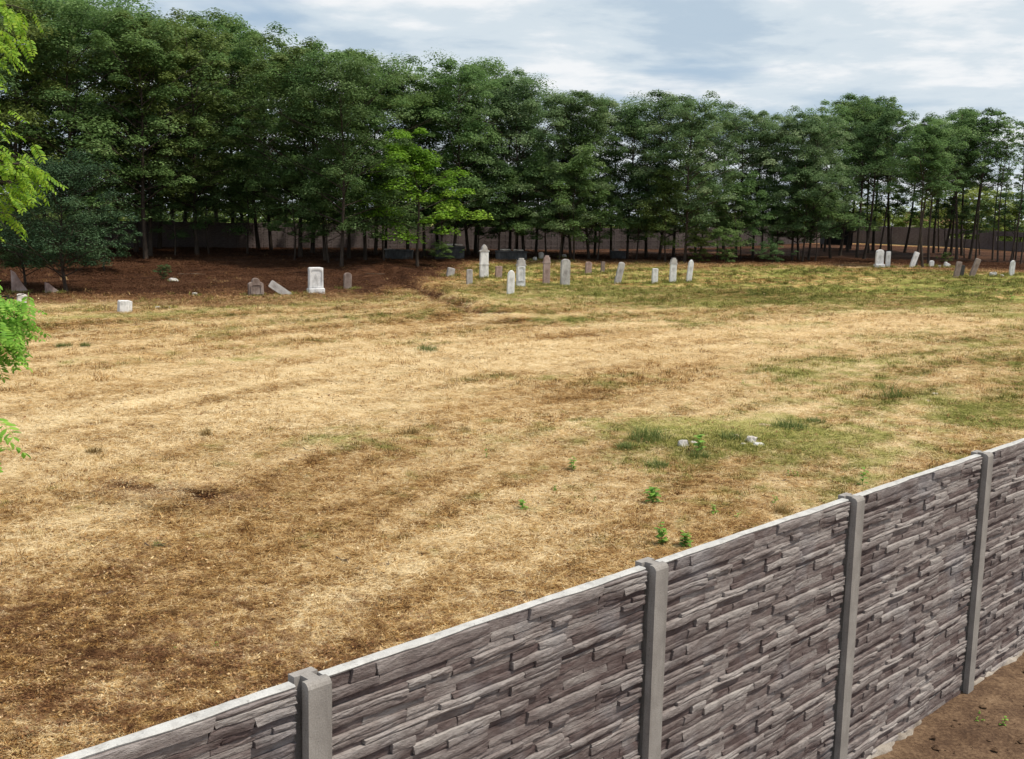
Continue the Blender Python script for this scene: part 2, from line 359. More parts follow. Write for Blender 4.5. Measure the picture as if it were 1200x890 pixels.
# ------------------------------------------------------------------ ground
def masks(x, y):
    R = np.hypot(x, y); az = np.degrees(np.arctan2(x, y))
    edge = 49 + 25*ss(-8, 0, az) + 4*ss(8, 16, az)
    n1 = fbm(x/3.0, y/3.0, 41, 4)-.5
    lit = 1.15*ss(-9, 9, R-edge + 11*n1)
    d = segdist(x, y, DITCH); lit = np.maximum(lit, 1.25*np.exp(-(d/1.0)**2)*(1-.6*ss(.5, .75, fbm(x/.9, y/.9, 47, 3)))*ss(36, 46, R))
    for h in HOLES: lit = np.maximum(lit, 1.5*np.exp(-(segdist(x, y, h)/.30)**2))  # shade of the pits put into the colour through the litter mask
    near = (1-ss(6.8, 12.2, R + .09*az))                     # browner, barer ground close by on the left
    lit = np.maximum(lit, near*(.36 + .7*(fbm(x/.45, y/.45, 53, 5)-.45)) + .17*(1-ss(14, 26, R)))
    lit = lit + .18*ss(.60, .78, fbm(x/1.1, y/1.1, 59, 4))*(1-ss(30, 60, R))
    rho = np.hypot(x-MOW[0], y-MOW[1]); th = np.arctan2(y-MOW[1], x-MOW[0])*64
    streak = .45*fbm(rho/.8, th/9, 61, 3) + .55*fbm(rho/.33, th/5, 62, 3)
    pale = .43 + 1.8*(streak-.5) + .22*(fbm(x/5, y/5, 67, 3)-.5) + .16*ss(12, 20, R)
    band = np.exp(-(segdist(x, y, TRACK)/(2.2+.035*R))**2); pale = pale + .26*band
    fr = rho/1.05 + .5*fbm(x/6, y/6, 64, 3); fr = fr-np.floor(fr); row = np.exp(-((fr-.5)/.11)**2)*ss(.38, .56, fbm(rho/1.2, th/3.5, 65, 4))*ss(9, 15, R)*(1-ss(55, 66, R))
    pale = pale - .42*row - .12*ss(44, 58, R)*(1-.95*band)
    pale = pale - .20*near + .03
    gr = .14 + .34*row + .85*(fbm(rho/.9, th/6, 71, 4)-.5)*ss(18, 30, R)
    gr = gr + .60*ss(45, 58, R)*ss(-8, 1, az)*(1-ss(70, 82, R + 8*n1))
    gr = gr + .26*ss(33, 42, R)*(1-ss(52, 60, R))
    gr = gr + .85*np.exp(-(((x-3.9)/2.6)**2 + ((y-18.5)/1.6)**2)) + .35*np.exp(-(((x-6)/4)**2 + ((y-15)/4)**2))
    gr = gr + .32*ss(9, 17, az)*ss(18, 24, R)*(1-ss(36, 44, R)) + .22*ss(18, 24, az)*ss(40, 50, R)
    gr = gr + .4*ss(.62, .75, fbm(x/2.3, y/2.3, 73, 4)) - .3*near - .40*band
    gr = gr + .8*ss(118, 135, R)
    lit = lit*(1-ss(118, 135, R)); pale = pale + .2*ss(118, 135, R)
    return np.clip(gr, 0, 1.2), np.clip(lit, 0, 1.3), np.clip(pale, 0, 1)
def axis(lo, hi, mid0, mid1, step, grow):
    a = list(np.arange(mid0, mid1, step)); s = step; v = mid0; left = []
    while v > lo: s *= grow; v -= s; left.append(v)
    s = step; v = a[-1]; right = []
    while v < hi: s *= grow; v += s; right.append(v)
    return np.array(left[::-1] + a + right)
xs = axis(-900, 900, -11, 13, .13, 1.035); ys = axis(-60, 1500, 2.5, 24, .13, 1.018)
X, Y = np.meshgrid(xs, ys); X = X.ravel(); Y = Y.ravel(); Z = gh(X, Y)
nx, ny = len(xs), len(ys); ZG = Z.reshape(ny, nx); XL = xs.tolist(); YL = ys.tolist()
ii = (np.arange(ny-1)[:, None]*nx + np.arange(nx-1)[None, :]).ravel()
Fq = np.stack([ii, ii+1, ii+nx+1, ii+nx], 1)
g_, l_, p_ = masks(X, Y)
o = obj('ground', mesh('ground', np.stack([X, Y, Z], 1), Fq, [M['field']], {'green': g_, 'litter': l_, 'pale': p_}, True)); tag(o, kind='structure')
# bare soil yard on this side of the fence, laid a little above the field sheet
us = np.arange(-14, 34, .12); vs = np.concatenate([np.arange(0.0, 5, .1), np.arange(5, 12, .5)])
U, Vv = np.meshgrid(us, vs); U = U.ravel(); Vv = Vv.ravel(); Vp = Vv - .06
YX = FP[0]+FD[0]*U+FN[0]*Vp; YY = FP[1]+FD[1]*U+FN[1]*Vp
YZ = .02 + .05*(fbm(YX/.5, YY/.5, 81, 4)-.3) + .05*(fbm(YX/.12, YY/.12, 83, 3)-.5)*ss(.05, .3, Vv)
n0 = len(us); ii = (np.arange(len(vs)-1)[:, None]*n0 + np.arange(n0-1)[None, :]).ravel()
o = obj('yard_soil', mesh('yard_soil', np.stack([YX, YY, YZ], 1), np.stack([ii+n0, ii+n0+1, ii+1, ii], 1), [M['soil']], None, True)); tag(o, kind='structure')

# ------------------------------------------------------------------ straw and grass (stuff)
def blades(n, rad, flat, lmin, lmax, wmin, wmax, seed, hmax=.03, bend=False):
    r = rngv(seed); a = r.rand(n)*2*np.pi; q = np.sqrt(r.rand(n))*rad
    c = np.stack([np.cos(a)*q, np.sin(a)*q, r.rand(n)*hmax*(1 if flat else 0)], 1)
    l = r.uniform(lmin, lmax, n)[:, None]; w_ = r.uniform(wmin, wmax, n)[:, None]
    b = r.rand(n)*2*np.pi; e = r.uniform(-.12, .3, n) if flat else r.uniform(.7, 1.4, n)
    d = np.stack([np.cos(b)*np.cos(e), np.sin(b)*np.cos(e), np.sin(e)], 1)
    s = np.stack([-np.sin(b), np.cos(b), r.uniform(-.4, .4, n)], 1)
    if flat:
        V = np.stack([c-d*l/2-s*w_/2, c-d*l/2+s*w_/2, c+d*l/2+s*w_/4, c+d*l/2-s*w_/4], 1).reshape(-1, 3)
        Fs = np.arange(n*4).reshape(n, 4)
    else:
        out = np.stack([np.cos(b), np.sin(b), np.zeros(n)], 1)
        m_ = c+d*l*.55; t = c+d*l*.9+out*l*.25
        V = np.stack([c-s*w_/2, c+s*w_/2, m_+s*w_/2.5, m_-s*w_/2.5, t], 1).reshape(-1, 3)
        k = np.arange(n)*5; Fs = [tuple(x) for x in np.stack([k, k+1, k+2, k+3], 1)] + [tuple(x) for x in np.stack([k+3, k+2, k+4], 1)]
    rn = np.repeat(r.rand(n), 4 if flat else 5)
    return V, Fs, rn
def src(name, V, Fs, rn, mat):
    return bpy.data.objects.new(name, mesh(name, V, Fs, [mat], {'rnd': rn}))
def scatter(name, label, cat, sources, P, scl, attrs, tilt=.15):
    col = bpy.data.collections.new(name+'_sources')
    for s in sources: col.objects.link(s)
    me = bpy.data.meshes.new(name); me.vertices.add(len(P)); me.vertices.foreach_set('co', P.ravel())
    attrs = dict(attrs); attrs['scl'] = scl
    for k, a in attrs.items():
        at = me.attributes.new(k, 'FLOAT', 'POINT'); at.data.foreach_set('value', np.asarray(a, float))
    o = obj(name, me)
    ng = bpy.data.node_groups.new(name, 'GeometryNodeTree')
    ng.interface.new_socket('Geometry', in_out='INPUT', socket_type='NodeSocketGeometry')
    ng.interface.new_socket('Geometry', in_out='OUTPUT', socket_type='NodeSocketGeometry')
    N, L = ng.nodes, ng.links
    gi = N.new('NodeGroupInput'); go = N.new('NodeGroupOutput'); iop = N.new('GeometryNodeInstanceOnPoints')
    ci = N.new('GeometryNodeCollectionInfo'); ci.inputs[0].default_value = col; ci.inputs[1].default_value = True; ci.inputs[2].default_value = True
    rv = N.new('FunctionNodeRandomValue'); rv.data_type = 'FLOAT_VECTOR'; rv.inputs[0].default_value = (-tilt, -tilt, 0); rv.inputs[1].default_value = (tilt, tilt, 6.283)
    na = N.new('GeometryNodeInputNamedAttribute'); na.data_type = 'FLOAT'; na.inputs[0].default_value = 'scl'
    L.new(gi.outputs[0], iop.inputs['Points']); L.new(ci.outputs[0], iop.inputs['Instance']); iop.inputs['Pick Instance'].default_value = True
    L.new(rv.outputs[0], iop.inputs['Rotation']); L.new(na.outputs[0], iop.inputs['Scale']); L.new(iop.outputs[0], go.inputs[0])
    md = o.modifiers.new('scatter', 'NODES'); md.node_group = ng
    tag(o, label, cat, kind='stuff'); return o
def field_points(n, r0, r1, seed, azm=(-31, 31), power=1.0):
    r = rngv(seed); R = np.sqrt(r.rand(n)*(r1*r1-r0*r0)+r0*r0); a = np.radians(r.uniform(azm[0], azm[1], n))
    x = np.sin(a)*R; y = np.cos(a)*R; v = (x-FP[0])*FN[0] + (y-FP[1])*FN[1]; k = v < -.36
    return x[k], y[k], r.rand(k.sum())
def clear(x, y): # keep the pits free of grass
    k = np.ones(len(x), bool)
    for h in HOLES: k &= segdist(x, y, h) > .20
    return k
th_ = [src('straw_patch', *blades(120, .30, True, .05, .17, .002, .0045, 100+i), M['straw']) for i in range(5)]
PX, PY, PS, = [], [], []
for (n, r0, r1, s0) in ((8000, 3.5, 10, .8), (12000, 10, 18, .95), (14000, 18, 34, 1.3), (12000, 34, 60, 1.9)):
    x, y, q = field_points(n, r0, r1, 200+int(r0)); g, l, p = masks(x, y); k = (q < (1.05 - .75*l)) & clear(x, y)
    PX.append(x[k]); PY.append(y[k]); PS.append(s0*(.7+.6*q[k]))
x, y, s_ = map(np.concatenate, (PX, PY, PS)); g, l, p = masks(x, y)
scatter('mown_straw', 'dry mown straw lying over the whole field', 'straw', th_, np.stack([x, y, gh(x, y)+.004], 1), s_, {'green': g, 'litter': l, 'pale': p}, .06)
# short stubble tufts
tf = [src('stubble_tuft', *blades(26, .06, False, .03, .085, .003, .006, 130+i), M['straw']) for i in range(5)]
PX, PY, PS = [], [], []
for (n, r0, r1, s0) in ((4500, 3.5, 12, .8), (12000, 12, 24, 1.1), (20000, 24, 44, 1.6), (15000, 44, 76, 2.2)):
    x, y, q = field_points(n, r0, r1, 300+int(r0)); g, l, p = masks(x, y); rho = np.hypot(x-MOW[0], y-MOW[1]); th2 = np.arctan2(y-MOW[1], x-MOW[0])*64; k = (q < (.30 + .9*g)*(1-.9*np.clip(l*1.3-.3, 0, 1))) & clear(x, y) & (.5*fbm(x/1.3, y/1.3, 95, 3)+.5*fbm(rho/.7, th2/6, 96, 3) > .46)
    PX.append(x[k]); PY.append(y[k]); PS.append(s0*(.6+.9*rngv(5).rand(k.sum())))
x, y, s_ = map(np.concatenate, (PX, PY, PS)); g, l, p = masks(x, y)
scatter('stubble', 'short stubble and grass tufts standing in the mown field', 'grass', tf, np.stack([x, y, gh(x, y)-.005], 1), s_, {'green': g+.16, 'litter': l*.6, 'pale': np.clip(p-.34, 0, 1)}, .25)
# brown leaf and twig litter
def litter_src(seed):
    r = rngv(seed); n = 60; a = r.rand(n)*6.283; q = np.sqrt(r.rand(n))*.3; V = []; 
    c = np.stack([np.cos(a)*q, np.sin(a)*q, r.rand(n)*.02], 1); b = r.rand(n)*6.283; L_ = r.uniform(.012, .04, n); W = L_*r.uniform(.3, .6, n)
    for i in range(n):
        d = np.array([math.cos(b[i]), math.sin(b[i]), r.uniform(-.5, .5)]); s = np.array([-math.sin(b[i]), math.cos(b[i]), r.uniform(-.5, .5)])
        V += [c[i]-d*L_[i]/2, c[i]+s*W[i]/2, c[i]+d*L_[i]/2+[0, 0, .006], c[i]-s*W[i]/2]
    return src('litter_patch', np.array(V), np.arange(n*4).reshape(n, 4), np.repeat(r.rand(n), 4), M['straw'])
PX, PY, PS = [], [], []
for (n, r0, r1, s0) in ((6000, 3.5, 11, .9), (7000, 11, 20, 1.1), (5000, 20, 48, 1.8), (16000, 48, 95, 2.4)):
    x, y, q = field_points(n, r0, r1, 400+int(r0)); g, l, p = masks(x, y); k = (q < l*.8+.24)
    PX.append(x[k]); PY.append(y[k]); PS.append(s0*(.7+.6*rngv(6).rand(k.sum())))
x, y, s_ = map(np.concatenate, (PX, PY, PS)); g, l, p = masks(x, y)
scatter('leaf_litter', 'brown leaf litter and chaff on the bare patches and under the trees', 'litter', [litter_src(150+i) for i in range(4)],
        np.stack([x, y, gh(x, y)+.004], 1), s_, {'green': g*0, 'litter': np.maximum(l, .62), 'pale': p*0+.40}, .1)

# ------------------------------------------------------------------ near concrete fence
SP, TOPZ, POSTW, REC = 2.08, 1.983, .105, .058
def stone_pattern():
    r = random.Random(23); PL, PH = SP-POSTW-.030, .494; cells = []; z = 0.0
    while z < PH-.012:
        h = r.choice((.020, .026, .031, .037, .044, .056)); 
        if PH-(z+h) < .028: h = PH-z
        x = 0.0
        while x < PL-.01:
            l = r.choice((.12, .18, .25, .32, .40, .5, .62)); 
            if PL-(x+l) < .09: l = PL-x
            if h > .044 and r.random() < .35:
                c = h*r.uniform(.38, .62); xm = l*r.uniform(.35, .65)
                cells.append((x, l, z, c)); 
                if r.random() < .5: cells.append((x, l, z+c, h-c))
                else: cells += [(x, xm, z+c, h-c), (x+xm, l-xm, z+c, h-c)]
            else: cells.append((x, l, z, h))
            x += l
        z += h
    return PL, PH, cells
PL, PH, CELLS = stone_pattern()
def warp(x, z):        # bedding lines of the cast pattern rise and fall a little
    e = min(1, z/.05, max(0, (PH-z))/.05)
    return .004*e*(math.sin(x*3.1+z*9)+.5*math.sin(x*7.3+2+z*14))
STONES = []
for i, (x0, l, z0, h) in enumerate(CELLS):
    r = random.Random(500+i); nxs = max(4, min(10, int(l/.04))); nzs = 3
    pr = r.choice((.003, .006, .010, .014, .019, .024)); lean = r.uniform(-.3, 1.0)*.006; slant = r.uniform(-1, 1)*.007; tone = r.random()
    g = .0016; V = []; proud = []
    for k in range(nzs+1):
        for j in range(nxs+1):
            a = j/nxs; b = k/nzs; border = j in (0, nxs) or k in (0, nzs)
            x = x0+g+(l-2*g)*a; z = z0+g+(h-2*g)*b; zz = z+warp(x, z) + (r.uniform(-.001, .001) if 0 < k < nzs else 0)
            if 0 < j < nxs: x += r.uniform(-.006, .006)
            elif h > .03: x += (b-.5)*.012*((i % 3)-1)
            d = pr + lean*(b-.3) + slant*(a-.5) + r.uniform(-.0022, .0022) + .0025*math.sin(x*23+i)
            if border: d -= .002
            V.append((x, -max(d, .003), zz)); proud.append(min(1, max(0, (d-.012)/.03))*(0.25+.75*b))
    nn = len(V); W = nxs+1; Fs = []
    for k in range(nzs):
        for j in range(nxs): Fs.append((k*W+j, k*W+j+1, (k+1)*W+j+1, (k+1)*W+j))
    ring = [j for j in range(W)] + [k*W+nxs for k in range(1, nzs+1)] + [nzs*W+j for j in range(nxs-1, -1, -1)] + [k*W for k in range(nzs-1, 0, -1)]
    back = []
    for q in ring:
        back.append(len(V)); V.append((V[q][0], .004, V[q][2])); proud.append(proud[q]*.5)
    for q in range(len(ring)):
        a, b = q, (q+1) % len(ring); Fs.append((ring[b], ring[a], back[a], back[b]))
    STONES.append((V, Fs, proud, tone, (x0+l/2, z0+h/2, l, h), nn))
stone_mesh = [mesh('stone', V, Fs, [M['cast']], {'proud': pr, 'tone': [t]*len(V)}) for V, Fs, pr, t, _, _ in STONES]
mb = MB(); mb.box(-.04, PL+.003, 0, .04, 0, PH)
panel_mesh = mb.me('panel', [M['cast']])
def top_panel():   # pale smooth rounded top edge
    mb = MB(); n = 40; V = []
    for i in range(n+1):
        x = -.002+(PL+.004)*i/n; lip = .012+.006*math.sin(x*5)+.004*math.sin(x*13+1)+random.uniform(-.002, .002)
        for (yy, zz) in ((-lip+.004, PH+.0), (-lip, PH+.007), (-lip+.006, PH+.012), (.034, PH+.012), (.042, PH+.006), (.042, PH-.001)): V.append((x, yy, zz+random.uniform(-.001, .001)))
    Fs = [(i*6+k, (i+1)*6+k, (i+1)*6+(k+1) % 6, i*6+(k+1) % 6) for i in range(n) for k in range(6)] + [tuple(range(5, -1, -1)), tuple(n*6+k for k in range(6))]
    mb.add(V, Fs); return mb.me('coping', [M['coping']])
coping_mesh = top_panel()
def post_mesh():
    h = TOPZ+.03+.08; w_ = POSTW/2; r = .022; fl = .042; wb = .024; D = .135
    V = []; prof = [(-w_, 0), (w_, 0), (w_, fl), (wb, fl), (wb, D-fl), (w_, D-fl), (w_, D), (-w_, D), (-w_, D-fl), (-wb, D-fl), (-wb, fl), (-w_, fl)]
    levels = [(-.08, 0, 0), (h-.08-r, 0, 0), (h-.08-r*.45, .003, .006), (h-.08-r*.1, .010, .016), (h-.08, .02, .026)]
    n = len(prof)
    for (z, sx, fy) in levels:
        for (x, y) in prof: V.append((x*(1-sx*(1 if y == 0 else .3)), y+(fy if y == 0 else 0), z - (.004 if False else 0)))
    Fs = [(i*n+k, i*n+(k+1) % n, (i+1)*n+(k+1) % n, (i+1)*n+k) for i in range(len(levels)-1) for k in range(n)]
    b = (len(levels)-1)*n
    Fs += [(b, b+1, b+2, b+11), (b+11, b+2, b+3, b+10), (b+10, b+3, b+4, b+9), (b+9, b+4, b+5, b+8), (b+8, b+5, b+6, b+7)]
    return mesh('post', V, Fs, [M['post']])
pm = post_mesh()
fence = empty('concrete_fence', (FP[0], FP[1], 0), math.pi/2-math.atan2(FD[0], FD[1]))
tag(fence, 'tall grey concrete panel fence with stacked stone relief crossing the near corner', 'fence')
# local frame: x along the fence, -y towards the yard
T0, T1 = -3, 6
cand = []
Mf = Matrix.Translation((FP[0], FP[1], 0)) @ Matrix.Rotation(math.pi/2-math.atan2(FD[0], FD[1]), 4, 'Z')
panels = {}
for t in range(T0, T1+1):
    obj('post', pm, fence, (t*SP+POSTW/2, 0, -.03))
for t in range(T0, T1):
    px0 = t*SP+POSTW+.002
    for k in range(4):
        z = TOPZ-.02-PH-k*(PH+.001)
        P = obj('panel', panel_mesh, fence, (px0, REC, z)); panels[(t, k)] = P
        if k == 0: obj('coping', coping_mesh, P)
        for i, s in enumerate(STONES):
            c = s[4]; q = Mf @ Vector((px0+c[0], REC, z+c[1])); u = to_px(q)
            if -20 < u[0] < 1220 and -20 < u[1] < 905: cand.append((-c[2]*c[3]/(q-cam.location).length**2, t, k, i))
            else: cand.append((1, t, k, i))
cand.sort(); big = set(c[1:] for c in cand[:300])
V_, F_, pr_, tn_ = [], [], [], []; nb = 0
for (_, t, k, i) in cand:
    if (t, k, i) in big: obj('stone', stone_mesh[i], panels[(t, k)]); continue
    P = panels[(t, k)].location; V, Fs, pr, tone, _, _ = STONES[i]; V = np.array(V)+np.array(P)
    V_.append(V); F_ += [tuple(a+nb for a in f) for f in Fs]; pr_ += pr; tn_ += [tone]*len(V); nb += len(V)
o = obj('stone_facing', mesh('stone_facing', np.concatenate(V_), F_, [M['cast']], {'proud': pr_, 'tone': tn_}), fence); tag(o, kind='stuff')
# rough mortar footing along the foot of the panels
for t in range(T0, T1):
    r = random.Random(t+50); mb = MB(); n = 26; V = []; a0, a1 = (0.0, 1.0) if t != 2 else (0.0, .62)
    for i in range(n+1):
        x = t*SP+POSTW+(SP-POSTW)*(a0+(a1-a0)*i/n); y0 = REC-.015; d = .03+.014*math.sin(i*.9+t)+r.uniform(-.012, .012); h = .045+r.uniform(-.012, .014)
        if i in (0, n): d *= .4; h *= .7
        V += [(x, y0, -.05), (x, y0, h+.012), (x, y0-d*.55, h), (x, y0-d, h*.45), (x, y0-d-.02, -.05)]
    Fs = [(i*5+k, i*5+k+1, (i+1)*5+k+1, (i+1)*5+k) for i in range(n) for k in range(4)] + [(4, 3, 2, 1, 0), tuple(n*5+k for k in range(5))]
    mb.add(V, Fs); obj('footing', mb.me('footing', [M['footing']]), fence)
# clods and stones on the yard soil
r = rngv(77); n = 4000; u = r.uniform(2, 18, n); v = r.uniform(.1, 4.5, n)**1.0; V_, F_ = [], []; nb = 0
ico = np.array([(0, 0, 1), (.9, 0, .3), (.28, .85, .3), (-.72, .53, .3), (-.72, -.53, .3), (.28, -.85, .3), (0, 0, -.5)])
icf = [(0, 1, 2), (0, 2, 3), (0, 3, 4), (0, 4, 5), (0, 5, 1), (6, 2, 1), (6, 3, 2), (6, 4, 3), (6, 5, 4), (6, 1, 5)]
for i in range(n):
    s = .008+.05*r.rand()**5; c = np.array([FP[0]+FD[0]*u[i]+FN[0]*v[i], FP[1]+FD[1]*u[i]+FN[1]*v[i], .03])
    V_.append(ico*r.uniform(.6, 1.2, (7, 3))*s*[1, 1, .7]+c); F_ += [tuple(a+nb for a in f) for f in icf]; nb += 7
o = obj('soil_clods', mesh('soil_clods', np.concatenate(V_), F_, [M['soil']])); tag(o, 'small clods and grit on the bare brown soil by the fence', 'clods', kind='stuff')

# ------------------------------------------------------------------ trees
def leaf_cloud(centres, radii, per, size, seed, flat=.55, up=.9, droop=.0):
    r = rngv(seed); C_ = np.repeat(np.array(centres), per, 0); Rr = np.repeat(np.array(radii), per)[:, None]; n = len(C_)
    d = r.normal(size=(n, 3)); d /= np.linalg.norm(d, axis=1)[:, None]
    q = r.rand(n)[:, None]**.42
    p = C_ + d*q*Rr*np.array([1, 1, flat]); p[:, 2] -= droop*Rr[:, 0]*(np.linalg.norm(d[:, :2], axis=1)*q[:, 0])**2
    nrm = np.array([0, 0, up]) + d*.55 + r.normal(size=(n, 3))*.36; nrm /= np.linalg.norm(nrm, axis=1)[:, None]
    t = r.normal(size=(n, 3)) + d*.6; t -= nrm*(t*nrm).sum(1)[:, None]; t /= np.linalg.norm(t, axis=1)[:, None]; b = np.cross(nrm, t)
    L_ = size*r.uniform(.6, 1.35, n)[:, None]; W_ = L_*r.uniform(.26, .42, n)[:, None]
    fold = nrm*L_*.08
    V = np.stack([p-t*L_*.5-fold, p+b*W_, p+t*L_*.5-fold*1.5, p-b*W_], 1).reshape(-1, 3)
    cl = np.repeat(r.rand(len(centres)), per)
    rn = np.clip(.28*r.rand(n)+.68*cl**1.25, 0, 1)
    return V, np.arange(n*4).reshape(n, 4), np.repeat(rn, 4)
def make_variant(seed, H, base, rad, nl, kind='full', per=95, size=.19, tr=.13, sub=3, lean=None):
    r = random.Random(seed); tilt = lean if lean else (r.uniform(-.12, .12), r.uniform(-.12, .12)); ph = r.uniform(0, 6)
    def tp(t):
        z = t*H*.93; return Vector((tilt[0]*z*(1-.5*t)+.3*math.sin(t*5+ph)*t, tilt[1]*z*(1-.5*t)+.3*math.cos(t*4.3+ph)*t, z))
    mb = MB(); n = 11; pts = [tp(i/(n-1)) for i in range(n)]
    mb.tube([Vector((pts[0].x, pts[0].y, -.25))]+pts, [tr*1.5]+[max(.018, tr*(1.15 if i == 0 else 1)*(1-i/(n-1))**.8) for i in range(n)], 7)
    cen, rd = [], []
    for i in range(nl):
        t = base + (1-base)*(i+.5)/nl*.98; a = i*2.4+r.uniform(-.5, .5)+ph
        u = (t-base)/(1-base)
        if kind == 'full': prof = .70+.42*math.sin(math.pi*min(1, u*1.0+.1))-.12*u
        elif kind == 'high': prof = .5+.65*math.sin(math.pi*min(1, u*.95+.12))-.3*u
        else: prof = .25+.75*math.sqrt(max(0, 1-u*u))
        l = rad*prof*r.choice((.55, .75, .9, 1.05, 1.3))*r.uniform(.85, 1.15); o = tp(t*.95); rise = r.uniform(.25, .75)*(.6+u*.8)
        d = Vector((math.cos(a), math.sin(a), rise)).normalized()
        p1 = o+d*l*.5+Vector((0, 0, l*.05)); p2 = o+d*l+Vector((r.uniform(-.2, .2), r.uniform(-.2, .2), l*.06))
        rr = max(.012, tr*.42*(1-u*.6)); mb.tube([o, p1, p2], [rr, rr*.6, rr*.22], 5, False)
        for k in range(sub):
            f = r.uniform(.35, 1.02); c = o.lerp(p2, f) + Vector((r.uniform(-1, 1), r.uniform(-1, 1), r.uniform(-.35, .6)))*l*.34
            s = r.choice((.6, .8, 1.0, 1.3))*rad*.235; cen.append(c); rd.append(s)
            if k: 
                q = o.lerp(p2, max(.2, f-.3)); mb.tube([q, (q+c)/2+Vector((0, 0, .05)), c], [rr*.35, rr*.25, .008], 4, False)
    top = tp(1); cen += [top+Vector((r.uniform(-.35, .35)*rad, r.uniform(-.35, .35)*rad, r.uniform(-.5, .8))) for _ in range(6)]; rd += [rad*r.uniform(.12, .24) for _ in range(6)]
    V, Fs, rn = leaf_cloud(cen, rd, per, size, seed+1, .42, 1.3, .35)
    return mb.me('trunk', [M['bark']], True), mesh('crown', V, Fs, [M['leaf']], {'rnd': rn}), H
VAR = {
 'full': [make_variant(1000+i, 15.5+i*.3, (.13, .20, .16, .22, .14)[i], 4.1+.25*(i % 3), 37, 'full', 200, .175, .14, 3) for i in range(5)],
 'high': [make_variant(1100+i, 15.5, .50, 3.9, 26, 'high', 190, .175, .15, 3) for i in range(3)],
 'thin': [make_variant(1200+i, 14.0, .52, 1.9, 13, 'high', 30, .19, .085, 3) for i in range(3)],
 'young': [make_variant(1300+i, 7.0, .22, 2.7, 19, 'high', 190, .135, .07, 3) for i in range(3)],
 'low': [make_variant(1400+i, 5.2, .42, 2.3, 12, 'bush', 80, .17, .06, 3) for i in range(2)],
 'bush': [make_variant(1500+i, 3.4, .05, 1.9, 18, 'bush', 90, .14, .04, 3) for i in range(2)],
 'bigbush': [make_variant(1600, 7.5, .10, 3.6, 44, 'bush', 190, .11, .10, 4)],
}
def place_tree(kind, idx, P, rz, s, mat, label, cat, group, name='locust_tree', H=None, wide=1.0):
    tm, cm, H0 = VAR[kind][idx % len(VAR[kind])]
    root = empty(name, P, rz); k = (H/H0 if H else s); root.scale = (k*wide, k*wide, k)
    obj('trunk', tm, root); c = obj('crown', cm, root)
    if mat != 'leaf':
        c.material_slots[0].link = 'OBJECT'; c.material_slots[0].material = M[mat]
    tag(root, label, cat, group); return root
# (photo x, photo y of the foot, kind, skyline y at that place or None for own height, material)
def skyline(px):
    pts = [(-400, -60), (-100, -50), (0, -42), (120, -22), (200, 2), (265, 2), (300, 22), (360, 38), (410, 42), (470, 66), (520, 62), (555, 52), (600, 66), (650, 88), (700, 100), (760, 96), (820, 104), (880, 116),
           (940, 124), (985, 100), (1050, 100), (1085, 132), (1110, 112), (1160, 108), (1185, 128), (1215, 108), (1400, 115), (1700, 120)]
    return float(np.interp(px, [p[0] for p in pts], [p[1] for p in pts]))
TR = []
def T(px, py, kind='full', mat='leaf', dy=0): TR.append((px, py, kind, mat, dy))
for px, py in ((-330, 300), (-250, 292), (-190, 304), (-120, 296), (-70, 306), (-25, 294), (22, 304), (52, 294), (92, 303), (118, 291), (160, 296), (171, 304), (176, 300), (187, 292), (199, 285), (214, 289), (231, 299), (255, 288),
               (272, 290), (287, 290), (303, 292), (318, 294), (334, 290), (352, 302), (366, 297), (381, 306), (400, 313), (409, 303), (428, 305), (440, 300), (452, 296), (478, 300), (497, 301), (514, 297), (531, 302),
               (549, 300), (557, 297), (569, 290), (597, 300), (606, 298), (614, 302), (628, 296), (657, 302), (669, 303), (690, 304), (697, 300), (716, 300), (735, 304), (757, 303), (772, 305), (789, 304),
               (802, 308), (815, 300), (848, 298), (862, 303), (882, 304), (893, 296), (903, 303)):
    T(px, py, 'full', 'leaf_pale' if px > 590 and (int(px)*7) % 5 > 0 else 'leaf_dark' if (int(px)*7) % 5 == 0 else ('leaf_olive' if (int(px)*3) % 11 == 0 else 'leaf'), ((int(px)*37) % 17)-4)
for px, py in ((928, 306), (936, 305), (947, 306), (966, 295), (973, 304), (984, 300), (993, 295)): T(px, py, 'full', 'leaf_pale' if px < 960 else 'leaf', 4)
for px, py in ((1004, 302), (1012, 305), (1018, 297), (1023, 294), (1042, 298), (1060, 296), (1094, 297), (1127, 300), (1073, 312), (1081, 314), (1088, 309), (1106, 302), (1114, 300), (1121, 304), (1136, 304), (1310, 310), (1370, 306)):
    T(px, py, 'high', 'leaf_dark' if px % 2 == 0 or px < 1030 else 'leaf', 4)
for px, py in ((1030, 300), (1100, 296),  (1143, 306), (1163, 305), (1169, 307), (1177, 306), (1184, 309), (1190, 305), (1196, 310), (1210, 309), (1222, 305), (1275, 309)): T(px, py, 'thin', 'leaf', 6)
for px, py, m_ in ((1045, 299, 'leaf'), (1108, 299, 'leaf_dark'), (1130, 303, 'leaf_dark'), (1186, 307, 'leaf_dark'), (955, 307, 'leaf'), (840, 305, 'leaf_olive'), (868, 304, 'leaf_bright'), (1148, 299, 'leaf_far')): T(px, py, 'low', m_, 0)
for px, py, m_ in ((640, 303, 'leaf'), (672, 306, 'leaf'), (745, 305, 'leaf_dark'), (820, 306, 'leaf'), (908, 306, 'leaf'), (290, 298, 'leaf'), (345, 305, 'leaf'), (205, 300, 'leaf_dark'), (520, 303, 'leaf_dark'), (585, 303, 'leaf_dark'), (450, 306, 'leaf'), (780, 308, 'leaf_olive'), (602, 304, 'leaf'), (655, 306, 'leaf_pale'), (700, 305, 'leaf'), (245, 298, 'leaf'), (385, 308, 'leaf'), (560, 302, 'leaf_dark'), (860, 307, 'leaf'), (940, 307, 'leaf_pale')): T(px, py, 'young', m_, 0)
